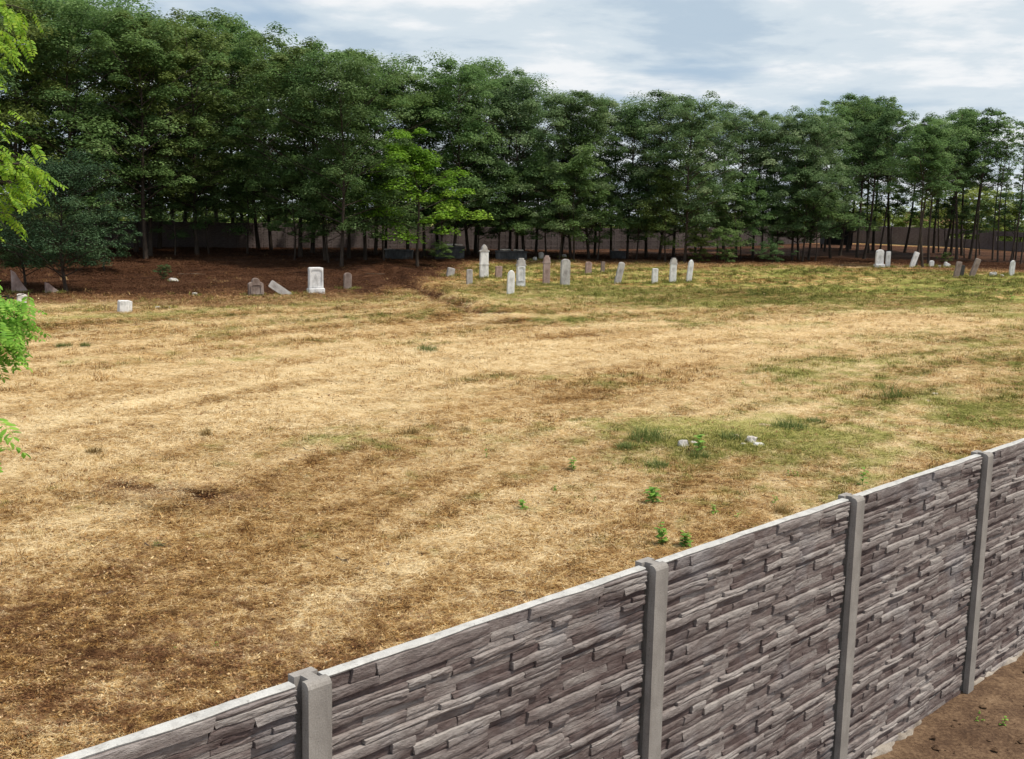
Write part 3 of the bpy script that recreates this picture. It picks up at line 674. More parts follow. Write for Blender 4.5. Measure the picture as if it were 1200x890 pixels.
LAND = [(12, 'grey triangular slab'), (146, 'low white stone block'), (300, 'brown shouldered headstone'), (370, 'white framed headstone'), (407, 'small brown round headstone'), (527, 'small tilted headstone'),
        (567, 'tall spired headstone'), (609, 'white arched headstone'), (662, 'grey rounded headstone'), (726, 'leaning grey headstone'), (788, 'capped headstone'), (982, 'dark hut'), (1030, 'white upright headstone'), (1071, 'white leaning headstone'), (1125, 'brown leaning stones'), (1185, 'white post stone')]
ORD = ['first', 'second', 'third', 'fourth', 'fifth', 'sixth', 'seventh', 'eighth', 'ninth', 'tenth', 'eleventh', 'twelfth', 'thirteenth', 'fourteenth', 'fifteenth']
LOOK = {'full': ('locust tree', 'locust tree'), 'high': ('high-crowned locust tree', 'locust tree'), 'thin': ('thin locust tree', 'locust tree'), 'young': ('young locust tree', 'young tree'), 'low': ('small understorey tree', 'small tree')}
TINT = {'leaf': 'green', 'leaf_dark': 'dark green', 'leaf_olive': 'olive green', 'leaf_bright': 'fresh green', 'leaf_far': 'yellow-green', 'leaf_pale': 'pale green', 'leaf_grey': 'grey-green', 'leaf_fresh': 'bright green'}
lab = {}
buckets = {}
for i, t in enumerate(TR):
    j = min(range(len(LAND)), key=lambda k: abs(LAND[k][0]-t[0])); side = 'left' if t[0] < LAND[j][0] else 'right'
    buckets.setdefault((j, side), []).append((abs(t[0]-LAND[j][0]), i))
for (j, side), L_ in buckets.items():
    for k, (_, i) in enumerate(sorted(L_)): lab[i] = f"{ORD[k]} trunk {side} of the {LAND[j][1]}"
rt = random.Random(99)
for i, (px, py, kind, mat, dy) in enumerate(TR):
    P = on_ground(px, py); D = math.hypot(P.x, P.y); H = None
    if kind in ('full', 'high', 'thin'):
        top = at_dist(px, skyline(px)+dy*.5+rt.uniform(-2, 12), D).z; H = (top-P.z)*.97
    s = rt.uniform(.85, 1.15); wide = 1.0 if kind != 'full' else rt.uniform(.95, 1.2)
    P.z -= .05
    place_tree(kind, rt.randrange(9), P, rt.uniform(0, 6.28), s, mat, f"{TINT[mat]} {LOOK[kind][0]}, {lab[i]}", LOOK[kind][1], 'trees of the grove behind the headstones', 'locust_tree' if kind in ('full', 'high', 'thin') else 'young_tree', H, wide)
# second, hidden depth of the grove towards the back fence
k = 0
for px in range(-300, 900, 62):
    D = 84 + (px % 5)*1.3 if px < 200 else 90+(px % 7)
    P = at_dist(px+(px % 13), 300, D); P.z = hgt(P.x, P.y)-.05
    if px > 160: continue
    top = at_dist(px, skyline(px)+14, D).z
    place_tree('full', k, P, k*1.3, 1, 'leaf', f"green locust tree in the rear row, {ORD[k]} from its left end", 'locust tree', 'rear row of locust trees', 'locust_tree', (top-P.z), 1.1); k += 1
# the fresh bright tree in front, bushes
P = on_ground(489, 313); place_tree('young', 1, P, 2.2, 1, 'leaf_fresh', 'bright yellow-green young locust tree standing forward of the dark grove', 'young tree', None, 'young_tree', 8.2, 1.25)
P = on_ground(408, 318); 
BU = [(78, 343, 6.3, 'leaf_grey', 1.0, 'big dark grey-green bush with many stems at the left edge of the grove'), (30, 335, 4.6, 'leaf_dark', 1.0, 'dark bush behind the triangular slab at the far left'),
      (122, 318, 3.4, 'leaf_grey', 1.0, 'smaller grey-green bush right beside the big dark bush'), (850, 309, 2.3, 'leaf', 1.1, 'low round bush between the capped headstones and the hut'),
      (905, 310, 1.5, 'leaf_dark', 1.4, 'knee-high dark bush under the leaning trunks'), (192, 328, .75, 'leaf_dark', 1.2, 'tiny dark bush on the shaded litter at left'), (1107, 309, .8, 'leaf_olive', 1.1, 'tiny olive bush among the right-hand small stones'),
      (818, 308, 2.2, 'leaf_olive', 1.1, 'olive bush just right of the leftmost capped stones'), (520, 306, 1.2, 'leaf', 1.5, 'low spreading green bush in front of the dark tombs')]
for i, (px, py, H, m_, wd, lb) in enumerate(BU):
    P = on_ground(px, py); place_tree('bigbush' if H > 3.5 else 'bush', i, P, i*1.7, 1, m_, lb, 'bush', None, 'bush', H, wd)

# ------------------------------------------------------------------ vegetation beyond the back fence
kk = 0
for px in list(range(935, 1420, 26)):
    D = 165 + (px*7) % 40; P = at_dist(px, 280, D); P.z = hgt(P.x, P.y)-.3
    H = {0: 5.5, 1: 7.0, 2: 6.2}[px % 3] + (2.5 if 1105 < px < 1160 else 0)
    place_tree('bush', px, P, px*.7, 1, 'leaf_far' if px % 4 else 'leaf_olive', f"sunlit bush beyond the back fence, {ORD[kk] if kk < 15 else 'extra '+ORD[kk-15]} counted rightward from the hut", 'bush', 'sunlit bushes beyond the back fence', 'bush', H, 1.5); kk += 1
kk = 0
for px in range(-420, 1010, 75):
    D = 150+(px*13) % 40; P = at_dist(px, 280, D); P.z = hgt(P.x, P.y)-.3
    place_tree('full', px, P, px*.31, 1, 'leaf_dark', 'dark tree beyond the back fence, mostly hidden by the grove, ' + (ORD[kk] if kk < 15 else 'last') + ' from left', 'distant tree', 'distant trees beyond the back fence', 'distant_tree', 10+(px*11) % 4, 1.9); kk += 1
    if kk >= 15: break

# far treeline that reads as one mass
r = rngv(5); cen, rd = [], []
for i in range(420):
    a = R_(-38+76*i/420); D = 330+25*r.rand(); hh = 5+3.5*fbm(np.array([i/17.]), np.array([0.]), 9)[0]
    x, y = math.sin(a)*D, math.cos(a)*D; z = hgt(x, y)
    for q in range(3): cen.append((x+r.uniform(-2, 2), y+r.uniform(-3, 3), z+hh*(q+.4)/3)); rd.append(3.0)
V, Fs, rn = leaf_cloud(cen, rd, 60, 1.1, 6, .8)
o = obj('far_woodland', mesh('far_woodland', V, Fs, [M['leaf_olive']], {'rnd': rn})); tag(o, 'far olive green woodland along the horizon', 'woodland', kind='stuff')

# ------------------------------------------------------------------ back fence of brownish panels
BF = [(-62, 66), (-28.5, 81), (-3.3, 98), (15, 106), (38, 124), (47, 119), (52, 110), (70, 99)]
bf = empty('back_fence', (BF[0][0], BF[0][1], 0)); tag(bf, 'long brownish concrete panel fence behind the grove, with two gaps at right', 'fence')
mb = MB(); mb.box(-.06, .06, -.06, .06, -.4, 2.08); bp = mb.me('post', [M['back']])
mb = MB(); mb.box(.055, 1.945, -.02, .02, 0, .499)
for q in range(4):
    for x0, x1 in ((.07, .6), (.63, 1.2), (1.23, 1.93)): mb.box(x0+.05*(q % 2), x1, -.035-.01*((q+int(x0*10)) % 3), -.018, .012+q*.12, .115+q*.12)
bpan = mb.me('panel', [M['back']])
pts = []
for (ax, ay), (bx, by) in zip(BF[:-1], BF[1:]):
    L_ = math.hypot(bx-ax, by-ay); n = round(L_/2.0)
    for i in range(n): pts.append((ax+(bx-ax)*i/n, ay+(by-ay)*i/n, math.atan2(by-ay, bx-ax), L_/n/2.0))
pts.append((BF[-1][0], BF[-1][1], 0, 1))
ofs = Vector((BF[0][0], BF[0][1], 0))
for i, (x, y, a, s) in enumerate(pts):
    z = float(0.97*hgt(x, y)); obj('post', bp, bf, Vector((x, y, z))-ofs, (0, 0, a))
    if i == len(pts)-1: break
    nx_, ny_, _, _ = pts[i+1]; zm = (z + hgt(nx_, ny_)*.97)/2; u = to_px(((x+nx_)/2, (y+ny_)/2, zm+1.2))
    gap = (1118 < u[0] < 1142) or (1172 < u[0] < 1200)
    for k in range(4):
        if gap and k == 2: continue
        obj('panel', bpan, bf, Vector((x, y, zm+.02+k*.5))-ofs, (0, 0, a), (s, 1, 1))

# ------------------------------------------------------------------ headstones
def slab(prof, th, bev=.02, z0=-.15):
    """profile (x,z) points, counter-clockwise, extruded with chamfered arrises"""
    n = len(prof); cx = sum(p[0] for p in prof)/n; cz = sum(p[1] for p in prof)/n; V = []
    def inset(p): dx, dz = cx-p[0], cz-p[1]; l = math.hypot(dx, dz) or 1; return (p[0]+dx/l*bev, p[1]+dz/l*bev)
    for (y, ins) in ((-th/2, True), (-th/2+bev, False), (th/2-bev, False), (th/2, True)):
        for p in prof:
            q = inset(p) if ins else p; V.append((q[0], y, q[1]))
    Fs = [tuple(range(n)), tuple(range(4*n-1, 3*n-1, -1))]
    for k in range(3): Fs += [(k*n+i, (k+1)*n+i, (k+1)*n+(i+1) % n, k*n+(i+1) % n) for i in range(n)]
    return V, Fs
def arc(cx, cz, rx, rz, a0, a1, n): return [(cx+rx*math.cos(a0+(a1-a0)*i/n), cz+rz*math.sin(a0+(a1-a0)*i/n)) for i in range(n+1)]
def profile(kind, w_, h):
    a = w_/2; b = -.18
    if kind == 'round': return [(-a, b), (a, b)] + arc(0, h-a*.75, a, a*.75, 0, math.pi, 10)
    if kind == 'flat': return [(-a, b), (a, b), (a*.97, h-.03), (a*.6, h), (-a*.8, h-.01), (-a*.97, h-.05)]
    if kind == 'pointed': return [(-a, b), (a, b), (a, h*.82), (a*.8, h*.9), (a*.35, h*.98), (0, h), (-a*.4, h*.97), (-a*.85, h*.89), (-a, h*.8)]
    if kind == 'shoulder': return [(-a, b), (a, b), (a, h*.62), (a*.78, h*.70), (a*.55, h*.72)] + arc(0, h*.76, a*.5, h*.17, 0, math.pi, 8) + [(-a*.55, h*.72), (-a*.78, h*.70), (-a, h*.62)]
    if kind == 'broken': return [(-a, b), (a, b), (a*.95, h*.7), (a*.3, h*.86), (0, h*.8), (-a*.5, h), (-a, h*.93)]
    if kind == 'tri': return [(-a, b), (a, b), (a, h*.12), (a*.3, h*.42), (-a*.55, h*.9), (-a, h)]
    if kind == 'spire': return [(-a, b), (a, b), (a*.92, h*.78), (-a*.92, h*.78)]
HC = 0
def headstone(px, py, wpx, hpx, kind, mat, label, lean=0, yaw=0, plinth=None, cap=None, panel=None, back=0, th=None, cat='headstone'):
    global HC; HC += 1
    P = on_ground(px, py); s = mpp(P); w_ = wpx*s; h = hpx*s; th = th or min(.30, max(.15, w_*.42))
    g = empty('headstone' if cat == 'headstone' else 'stone_block', P, math.atan2(-P.x, P.y)*.6+yaw*.4+.30); g.rotation_euler[1] = lean; g.rotation_euler[0] = back
    tag(g, label, cat, 'old headstones at the edge of the grove' if cat == 'headstone' else None)
    V, Fs = slab(profile(kind, w_, h), th); r = random.Random(HC)
    V = [(x+r.uniform(-.004, .004), y+r.uniform(-.004, .004), z+r.uniform(-.004, .004)) for x, y, z in V]
    obj('slab', mesh('slab', V, Fs, [M[mat]]), g)
    if plinth:
        a, b = plinth; V, Fs = slab([(-a*s/2, -.2), (a*s/2, -.2), (a*s/2*.96, b*s), (-a*s/2*.97, b*s*.93)], th*1.9, .025); o = obj('plinth', mesh('plinth', V, Fs, [M[mat]]), g, (0, -.02, 0))
    if cap == 'band':   # moulded cap with a rounded block above
        for q, (ww, z0, z1) in enumerate(((1.16, .74, .79), (.95, .79, .93), (.6, .93, 1.0))):
            V, Fs = slab([(-w_*ww/2, h*z0), (w_*ww/2, h*z0), (w_*ww/2*.9, h*z1), (-w_*ww/2*.9, h*z1)], th*(1.15-q*.12), .015)
            obj('cap', mesh('cap', V, Fs, [M['grey_stone' if mat == 'white_stone' else mat]]), g)
    if cap == 'spire':
        V, Fs = slab([(-w_*.56, h*.78), (w_*.56, h*.78), (w_*.52, h*.82), (w_*.34, h*.84), (w_*.26, h*.92), (0, h), (-w_*.26, h*.92), (-w_*.34, h*.84), (-w_*.52, h*.82)], th*1.2, .015)
        obj('cap', mesh('cap', V, Fs, [M['grey_stone' if mat == 'white_stone' else mat]]), g)
        V, Fs = slab([(-w_*.54, h*.40), (w_*.54, h*.40), (w_*.54, h*.425), (-w_*.54, h*.425)], th*1.16, .008); obj('band', mesh('band', V, Fs, [M[mat]]), g)
    if panel:
        a, b, c, d = panel   # raised rim round a sunk inscription field (fractions)
        W2, H2 = w_/2, h; rim = [(-W2*a, H2*b), (W2*a, H2*b), (W2*a, H2*(c-.06)), (W2*a*.6, H2*c), (-W2*a*.6, H2*c), (-W2*a, H2*(c-.06))]
        inn = [(x*.82, H2*b+(z-H2*b)*.9+H2*.025) for x, z in rim]; n = len(rim); y0 = -th/2-.03
        V = [(x, y0, z) for x, z in rim] + [(x, y0, z) for x, z in inn] + [(x, -th/2+.001, z) for x, z in rim] + [(x, -th/2-.003, z) for x, z in inn]
        Fs = []
        for i in range(n):
            j = (i+1) % n; Fs += [(i, j, n+j, n+i), (i, 2*n+i, 2*n+j, j), (n+i, n+j, 3*n+j, 3*n+i)]
        obj('rim', mesh('rim', V, Fs, [M[mat]]), g)
    return g
H_ = headstone
H_(23, 343, 15, 24, 'tri', 'pink_stone', 'dull grey triangular broken slab standing at the far left edge under the bush', 0, .2)
H_(62, 344, 15, 12, 'tri', 'pink_stone', 'low pinkish triangular stone beneath the big dark bush', 0, .2)
H_(146, 366, 14, 13, 'flat', 'white_stone', 'low white stone block alone in the dry grass at left', .06, .25, th=.35, cat='stone block')
H_(300, 347, 17, 22, 'shoulder', 'brown_stone', 'brown shouldered headstone with a knob top, left of the white framed one', -.02, 0, cap=None, panel=(.75, .1, .6, 0))
H_(337, 346, 9, 24, 'flat', 'grey_stone', 'fallen grey slab lying tilted between the brown and white headstones', -.95, .1, back=-.25)
H_(370, 344, 17, 30, 'flat', 'white_stone', 'large white headstone with sunk framed face on a broad plinth', 0, 0, plinth=(19, 6), panel=(.9, .24, .96, 0))
H_(407, 339, 9, 19, 'round', 'brown_stone', 'small brown round-topped headstone right of the large white one', .03, 0)
H_(527, 324, 9, 10, 'flat', 'grey_stone', 'small grey headstone stub tilted right beside the leaf pile', .22, .3)
H_(550, 334, 7, 18, 'flat', 'grey_stone', 'narrow square-topped grey stone left of the tall spired headstone', 0, .2)
H_(567, 326, 10.5, 39, 'spire', 'white_stone', 'tallest pale headstone with pointed spire cap', 0, .1, cap='spire')
H_(584, 326, 8, 14, 'flat', 'pink_stone', 'short pinkish stone right of the tall spired headstone', .04, .2)
H_(598, 346, 8.5, 29, 'pointed', 'white_stone', 'slim white round-pointed headstone nearest the field in the middle row', .03, .2)
H_(610, 337, 10.5, 34, 'spire', 'white_stone', 'white headstone with rounded cap and arched face, right behind the slim white one', 0, .1, cap='band', panel=(.8, .22, .72, 0))
H_(640, 334, 8.5, 34, 'spire', 'pink_stone', 'pinkish pillar headstone with wide moulded cap', 0, .1, cap='band')
H_(662, 335, 11, 31, 'round', 'grey_stone', 'broad grey round-topped headstone with dark weathered face', 0, .15)
H_(689, 322, 7.5, 15, 'round', 'pink_stone', 'short brownish round-topped stone behind and right of the broad grey one', .05, .1)
H_(706, 320, 4.5, 13, 'flat', 'brown_stone', 'thin brownish stone farthest back in the middle row', .03, .1)
H_(723, 333, 7.5, 26, 'round', 'grey_stone', 'grey headstone leaning to the right in the middle row', .23, .2)
H_(767, 332, 7, 17, 'flat', 'white_stone', 'short white square-topped stone left of the capped pair', .02, .2)
H_(788, 331, 8, 28, 'spire', 'white_stone', 'pale headstone with knobbed cap, middle of the right three in the centre group', .02, .1, cap='band')
H_(807, 330, 6, 25, 'pointed', 'white_stone', 'slim pale headstone leaning slightly right, last of the centre group', .10, .2)
H_(1030, 314, 8.5, 20, 'round', 'white_stone', 'bright white upright headstone with a fallen piece at its foot', 0, 0, plinth=(11, 4))
H_(1040, 314, 5, 18, 'flat', 'white_stone', 'narrow white stone right beside the bright white headstone', 0, .3)
H_(1068, 314, 5.5, 18, 'flat', 'white_stone', 'white stone leaning strongly to the right before a trunk', .32, .2)
H_(1091, 313, 5, 7, 'pointed', 'white_stone', 'tiny white pointed stone stub at the foot of the thick leaning trunk', .1, .2)
H_(1109, 314, 7, 6, 'broken', 'white_stone', 'tiny broken white stone beside the tiny olive bush', .2, .3)
H_(1120, 326, 6, 18, 'flat', 'brown_stone', 'brown stone leaning right, left one of the touching pair', .17, .3)
H_(1126, 325, 4.5, 13, 'flat', 'dark_stone', 'dark stone close behind the brown leaning one', .12, .5)
H_(1138, 325, 6, 21, 'flat', 'brown_stone', 'brown stone with dark left side, leaning furthest right of the three', .36, .4)
H_(1185, 323, 5, 16, 'pointed', 'white_stone', 'white post-like stone nearest the right edge', .05, .2)
for (px, py, wp, hp, lb) in ((25, 356, 15, 11, 'rubble heap stone in front of the triangular slab at the far left'), (185, 362, 9, 3, 'flat pale stone lying right of the low white block'), (199, 362, 4, 2.5, 'small pale pebble-like stone next to the flat pale one'),
                             (228, 347, 8, 4, 'pale lying stone on the shaded litter edge at left'), (202, 330, 12, 4, 'dull flat stone deep in the shade near the tiny bush'), (1164, 324, 9, 5, 'low rounded rock left of the white post-like stone'), (1174, 325, 5, 3, 'small rock between the low rock and the white post-like stone'),
                             (634, 304, 7, 9, 'pale rock pile stone behind the pinkish pillar'), (627, 306, 6, 5, 'smaller pale rock left of the rock pile'), (661, 303, 6, 5, 'pale rock just above the broad grey headstone'), (640, 306, 5, 4, 'low brown rock touching the rock pile'),
                             (1096, 463, 9, 2.5, 'flat pale stone in the right-hand grass'), (1088, 471, 6, 2, 'smaller flat pale stone in the right-hand grass'), (1101, 314, 4, 3, 'pebble-sized rock left of the tiny broken white stone'),
                             (800, 524, 17, 9, 'dark-sided broken stone among green tufts, left of two'), (880, 520, 17, 9, 'pale broken stone with whitish top, right of two among green tufts'), (889, 523, 15, 4.5, 'flat whitish fragment leaning against the pale broken stone'), (871, 523, 8, 4, 'small grey fragment left of the pale broken stone'), (812, 521, 13, 4, 'flat grey-brown fragment right behind the dark-sided broken stone'), (862, 514, 12, 5, 'flat brownish stone touching the pale broken one'), (897, 500, 22, 3, 'flat bare pale slab behind the pale broken stone')):
    P = on_ground(px, py); s = mpp(P); r = random.Random(px); V = []; n1, n2 = 7, 4
    for k in range(n2):
        f = math.pi/2*(1-k/(n2-1)*1.25)
        for j in range(n1):
            a = 2*math.pi*j/n1; q = r.uniform(.62, 1.25); zf = (math.sin(f)*(.85+.3*r.random()) if k else 1.0)
            rr = (math.cos(f)**.45 if f > 0 else 1.0) if k else .45
            V.append((math.cos(a)*rr*q*wp*s/2, math.sin(a)*rr*q*wp*s*.4, min(zf, .9)*hp*s if k else (.88+.1*r.random())*hp*s))
    Fs = [tuple(range(n1))] + [(k*n1+j, (k+1)*n1+j, (k+1)*n1+(j+1) % n1, k*n1+(j+1) % n1) for k in range(n2-1) for j in range(n1)]
    o = obj('rock', mesh('rock', V, Fs, [M['grey_stone' if px in (800, 202) else 'wood_pale' if px in (862, 897) else 'white_stone' if px in (889,) else 'rubble']]), None, P, (0, 0, r.uniform(-.4, .4))); tag(o, lb, 'rock')
# low dark tombs behind the stones
for (px, py, wp, hp, lb) in ((467, 304, 32, 12, 'long low dark tomb under the bright young tree'), (515, 304, 10, 15, 'dark upright end block of the open tomb'), (531, 304, 26, 16, 'dark open tomb with pale broken slabs on top'), (599, 305, 36, 11, 'low dark tomb behind the white arched headstone'), (725, 304, 16, 10, 'short dark tomb behind the leaning grey headstone')):
    P = on_ground(px, py); s = mpp(P); w_ = wp*s; h = hp*s; g = empty('ledger_tomb', P, .05); tag(g, lb, 'tomb')
    mb = MB(); mb.box(-w_/2, w_/2, 0, .95, -.15, h*.82, .02); obj('chest', mb.me('chest', [M['tomb']]), g)
    mb = MB(); mb.box(-w_/2-.06, w_/2+.04, -.07, 1.02, h*.83, h*.95, .02); obj('lid', mb.me('lid', [M['tomb']]), g, (0, 0, 0), (0, .02, 0))
    if px in (531, 599, 725):
        for q in range(2 if px != 725 else 1):
            mb = MB(); x0 = -w_*.35+q*w_*.42; mb.box(x0, x0+w_*.33, .0, .8, h*.97, h*1.06, .025); o = obj('loose_slab', mb.me('loose_slab', [M['rubble']]), g, (0, 0, .03))
# grass grown up round the feet of the stones
gp = []
for o_ in list(C.objects):
    if o_.name.startswith(('headstone', 'rock')) and o_.parent is None:
        c = o_.location; D = math.hypot(c.x, c.y); n_ = 26 if o_.name.startswith('headstone') else 14; rr = .5 if n_ == 26 else .3
        for _ in range(n_): a = random.uniform(0, 6.28); q = rr*random.uniform(.35, 1.2); gp.append((c.x+math.cos(a)*q, c.y+math.sin(a)*q, 0, .9+D/50))
for px, py, ex, ey, n_ in ((760, 518, .9, .45, 110), (770, 549, .7, .35, 90), (855, 520, .9, .5, 110), (935, 503, 1.3, .6, 150), (820, 533, .8, .4, 80)):
    c = on_ground(px, py)
    for _ in range(n_): gp.append((c.x+random.gauss(0, 1)*ex*.6, c.y+random.gauss(0, 1)*ey*.8, 0, 1.1*random.uniform(.7, 1.3)))
gp = np.array(gp); gx, gy = gp[:, 0], gp[:, 1]
scatter('rank_grass', 'longer green grass grown up round the feet of the stones', 'grass', tf, np.stack([gx, gy, gh(gx, gy)-.005], 1), gp[:, 3]*rngv(8).uniform(.7, 1.5, len(gp)), {'green': gx*0+1.1, 'litter': gx*0, 'pale': gx*0+.42}, .3)
# dark hut on piers
P = on_ground(982, 291); P = at_dist(982, 288, math.hypot(P.x, P.y)*.98); P.z = hgt(P.x, P.y); s = mpp(P); g = empty('garden_hut', P, -.1); tag(g, 'dark boxy hut raised on short piers among the trunks', 'hut')
W2, z0, z1 = 15.5*s, .45, 2.6
mb = MB(); mb.box(-W2, W2, 0, 2.2, z0, z1); obj('wall', mb.me('wall', [M['hut']]), g)
for q in range(12):
    mb = MB(); x0 = -W2+q*2*W2/12; mb.box(x0+.01, x0+2*W2/12-.01, -.03, -.003, z0-.03, z1-.02); obj('board', mb.me('board', [M['hut']]), g)
mb = MB(); mb.box(-W2-.15, W2+.25, -.25, 2.4, z1+.003, z1+.1); obj('roof', mb.me('roof', [M['hutroof']]), g)
for sx in (-.9, .9):
    for yy in (.1, 1.9): mb = MB(); mb.box(sx*W2-.1, sx*W2+.1, yy, yy+.2, -.2, z0-.003); obj('pier', mb.me('pier', [M['hutroof']]), g)
# far house with a red roof
P = at_dist(1088, 262, 270); P.z = hgt(P.x, P.y); s = mpp(P); g = empty('house', P, -.5); tag(g, 'far pale house with a red tiled roof seen between the trunks', 'house')
def house():
    mb = MB(); mb.box(-5, 5, 0, 7, -.5, 4.6); obj('wall', mb.me('wall', [M['wall']]), g)
    V = [(-5.6, -.6, 4.55), (5.6, -.6, 4.55), (5.6, 7.6, 4.55), (-5.6, 7.6, 4.55), (-5.6, 3.5, 7.2), (5.6, 3.5, 7.2)]
    rf = obj('roof', mesh('roof', V, [(0, 1, 5, 4), (2, 3, 4, 5), (1, 2, 5), (3, 0, 4), (3, 2, 1, 0)], [M['roof']]), g)
    mb = MB(); mb.box(2, 2.6, 3.6, 4.2, 6, 8); obj('chimney', mb.me('chimney', [M['roof']]), rf)
    for x in (-3, 0, 3):
        mb = MB(); mb.box(x-.6, x+.6, -.05, -.003, 2.4, 3.7); o = obj('window', mb.me('window', [M['wall']]), g)
        mb = MB(); mb.box(x-.5, x+.5, -.07, -.053, 2.5, 3.6); obj('pane', mb.me('pane', [M['pane']]), o)
house()

# ------------------------------------------------------------------ weeds, tufts, sticks
def leafblade(base, d, L_, W_, droop):
    d = Vector(d).normalized(); s = d.cross(Vector((0, 0, 1))).normalized(); pts = []
    for t, w_ in ((0, .12), (.3, .8), (.6, 1), (.85, .6), (1, .05)):
        p = Vector(base)+d*L_*t+Vector((0, 0, -droop*L_*t*t)); pts += [p-s*W_*w_/2, p+s*W_*w_/2]
    return pts, [(2*i, 2*i+1, 2*i+3, 2*i+2) for i in range(4)]
def weed(seed, h, n):
    r = random.Random(seed); root = None; st = MB(); lf = []
    for q in range(r.choice((1, 2, 3))):
        bx, by = r.uniform(-.06, .06)*(q > 0), r.uniform(-.06, .06)*(q > 0); hh = h*r.uniform(.6, 1); tx, ty = bx+r.uniform(-.05, .05), by+r.uniform(-.05, .05)
        st.tube([(bx, by, -.03), ((bx+tx)/2, (by+ty)/2, hh*.5), (tx, ty, hh)], [.004, .003, .002], 4)
        for i in range(n):
            t = .15+.85*i/(n-1); a = i*2.4+q; lf.append(((bx+(tx-bx)*t, by+(ty-by)*t, hh*t), (math.cos(a), math.sin(a), r.uniform(.3, 1.1)), h*r.uniform(.3, .5)*(1.15-.5*t), h*.19, r.uniform(.2, .7)))
    return st, lf
WEEDS = [(765, 592, 30, 'two-stemmed green weed in the straw above the fence line, left of the stumps'), (777, 640, 30, 'green weed close behind the fence, left of a close pair'), (800, 642, 26, 'green weed close behind the fence, right of a close pair'), (1010, 571, 22, 'bushy green weed showing over the fence top by the third post'),
         (670, 552, 20, 'single green weed in pale straw at mid field'), (613, 599, 18, 'small green weed low in the middle of the field'), (571, 539, 12, 'dark green rosette left of mid field'), (818, 532, 28, 'bright green weed between the two broken stones'), (650, 578, 10, 'seedling weed between the mid-field weeds'),
         (871, 452, 9, 'little green weed far out beyond the broken stones'), (835, 604, 14, 'green weed left of centre above the fence'), (862, 608, 12, 'green weed right next to the fence top in the middle'), (906, 592, 12, 'short weed over the fence left of the third post'), (930, 560, 10, 'low yellow-green weed below the broken stones'), (695, 590, 9, 'tiny weed seedling left of the two-stemmed weed'),
         (1172, 856, 14, 'small dark weed on the brown soil at the right corner'), (1148, 846, 8, 'tiny weed on the brown soil left of the corner weed'), (1185, 352, 12, 'grey-green thistle near the right edge'), (258, 760, 7, 'tiny green sprout in the straw near the left fence end'), (210, 762, 6, 'smallest green sprout at lower left')]
for i, (px, py, hp, lb) in enumerate(WEEDS):
    P = on_ground(px, py); 
    s = mpp(P); h = min(.5, max(.05, hp*s*.98)); st, lf = weed(i+40, h, 11 if hp > 12 else 7)
    g = empty('weed', P, i); tag(g, lb, 'weed'); obj('stem', st.me('stem', [M['weed']]), g)
    for (b, d, L_, W_, dr) in lf:
        V, Fs = leafblade(b, d, L_, W_*1.25, dr); rr = random.random(); obj('leaf', mesh('leaf', V, Fs, [M['weed']], {'rnd': [rr]*len(V)}), g)
TUFTS = [(1046, 468, 24, 1.0, 'blade', 'dark grey-green grass tuft standing alone at right'), (760, 517, 22, 2.2, 'blade', 'wide olive grass tuft left of the broken stones'), (735, 527, 12, 2.0, 'blade', 'low olive tuft at the left end of the green patch'), (770, 549, 12, 2.6, 'blade', 'flattened dark green cut grass below the left broken stone'),
         (925, 505, 18, 2.4, 'blade', 'green cut grass heap right of the pale broken stone'), (955, 497, 10, 2.4, 'blade', 'thin end of the green cut grass at right'), (857, 517, 16, 1.6, 'blade', 'green grass clump between the broken stones'), (820, 537, 12, 2.4, 'blade', 'dark green cut grass beside the left broken stone'),
         (242, 512, 14, 1.0, 'dryblade', 'lone brown tuft at left mid field'), (482, 510, 14, 1.2, 'dryblade', 'brown tuft in the pale band left of centre'), (918, 603, 16, 1.4, 'dryblade', 'dry brown tuft over the fence left of the third post'), (545, 506, 8, 2, 'dryblade', 'thin dry tuft near mid field'), (500, 412, 10, 3, 'blade', 'long green tuft on the far mown rows'),
         (185, 642, 8, 1.6, 'blade', 'flat dark green tuft at lower left'), (110, 533, 12, 1.4, 'dryblade', 'brown tuft above the dug holes'), (75, 408, 8, 2.4, 'blade', 'green tuft at far left by the foliage'), (100, 408, 8, 1.4, 'blade', 'second green tuft at far left')]
for i, (px, py, hp, wd, m_, lb) in enumerate(TUFTS):
    P = on_ground(px, py); s = mpp(P); h = hp*s
    V, Fs, rn = blades(int(130*min(2.5, wd)), h*.45*wd, False, h*.5, h*1.25, .006, .012, 700+i); o = obj('grass_tuft', mesh('grass_tuft', V, Fs, [M[m_]], {'rnd': rn}), None, (P.x, P.y, P.z-.01)); tag(o, lb, 'grass tuft')
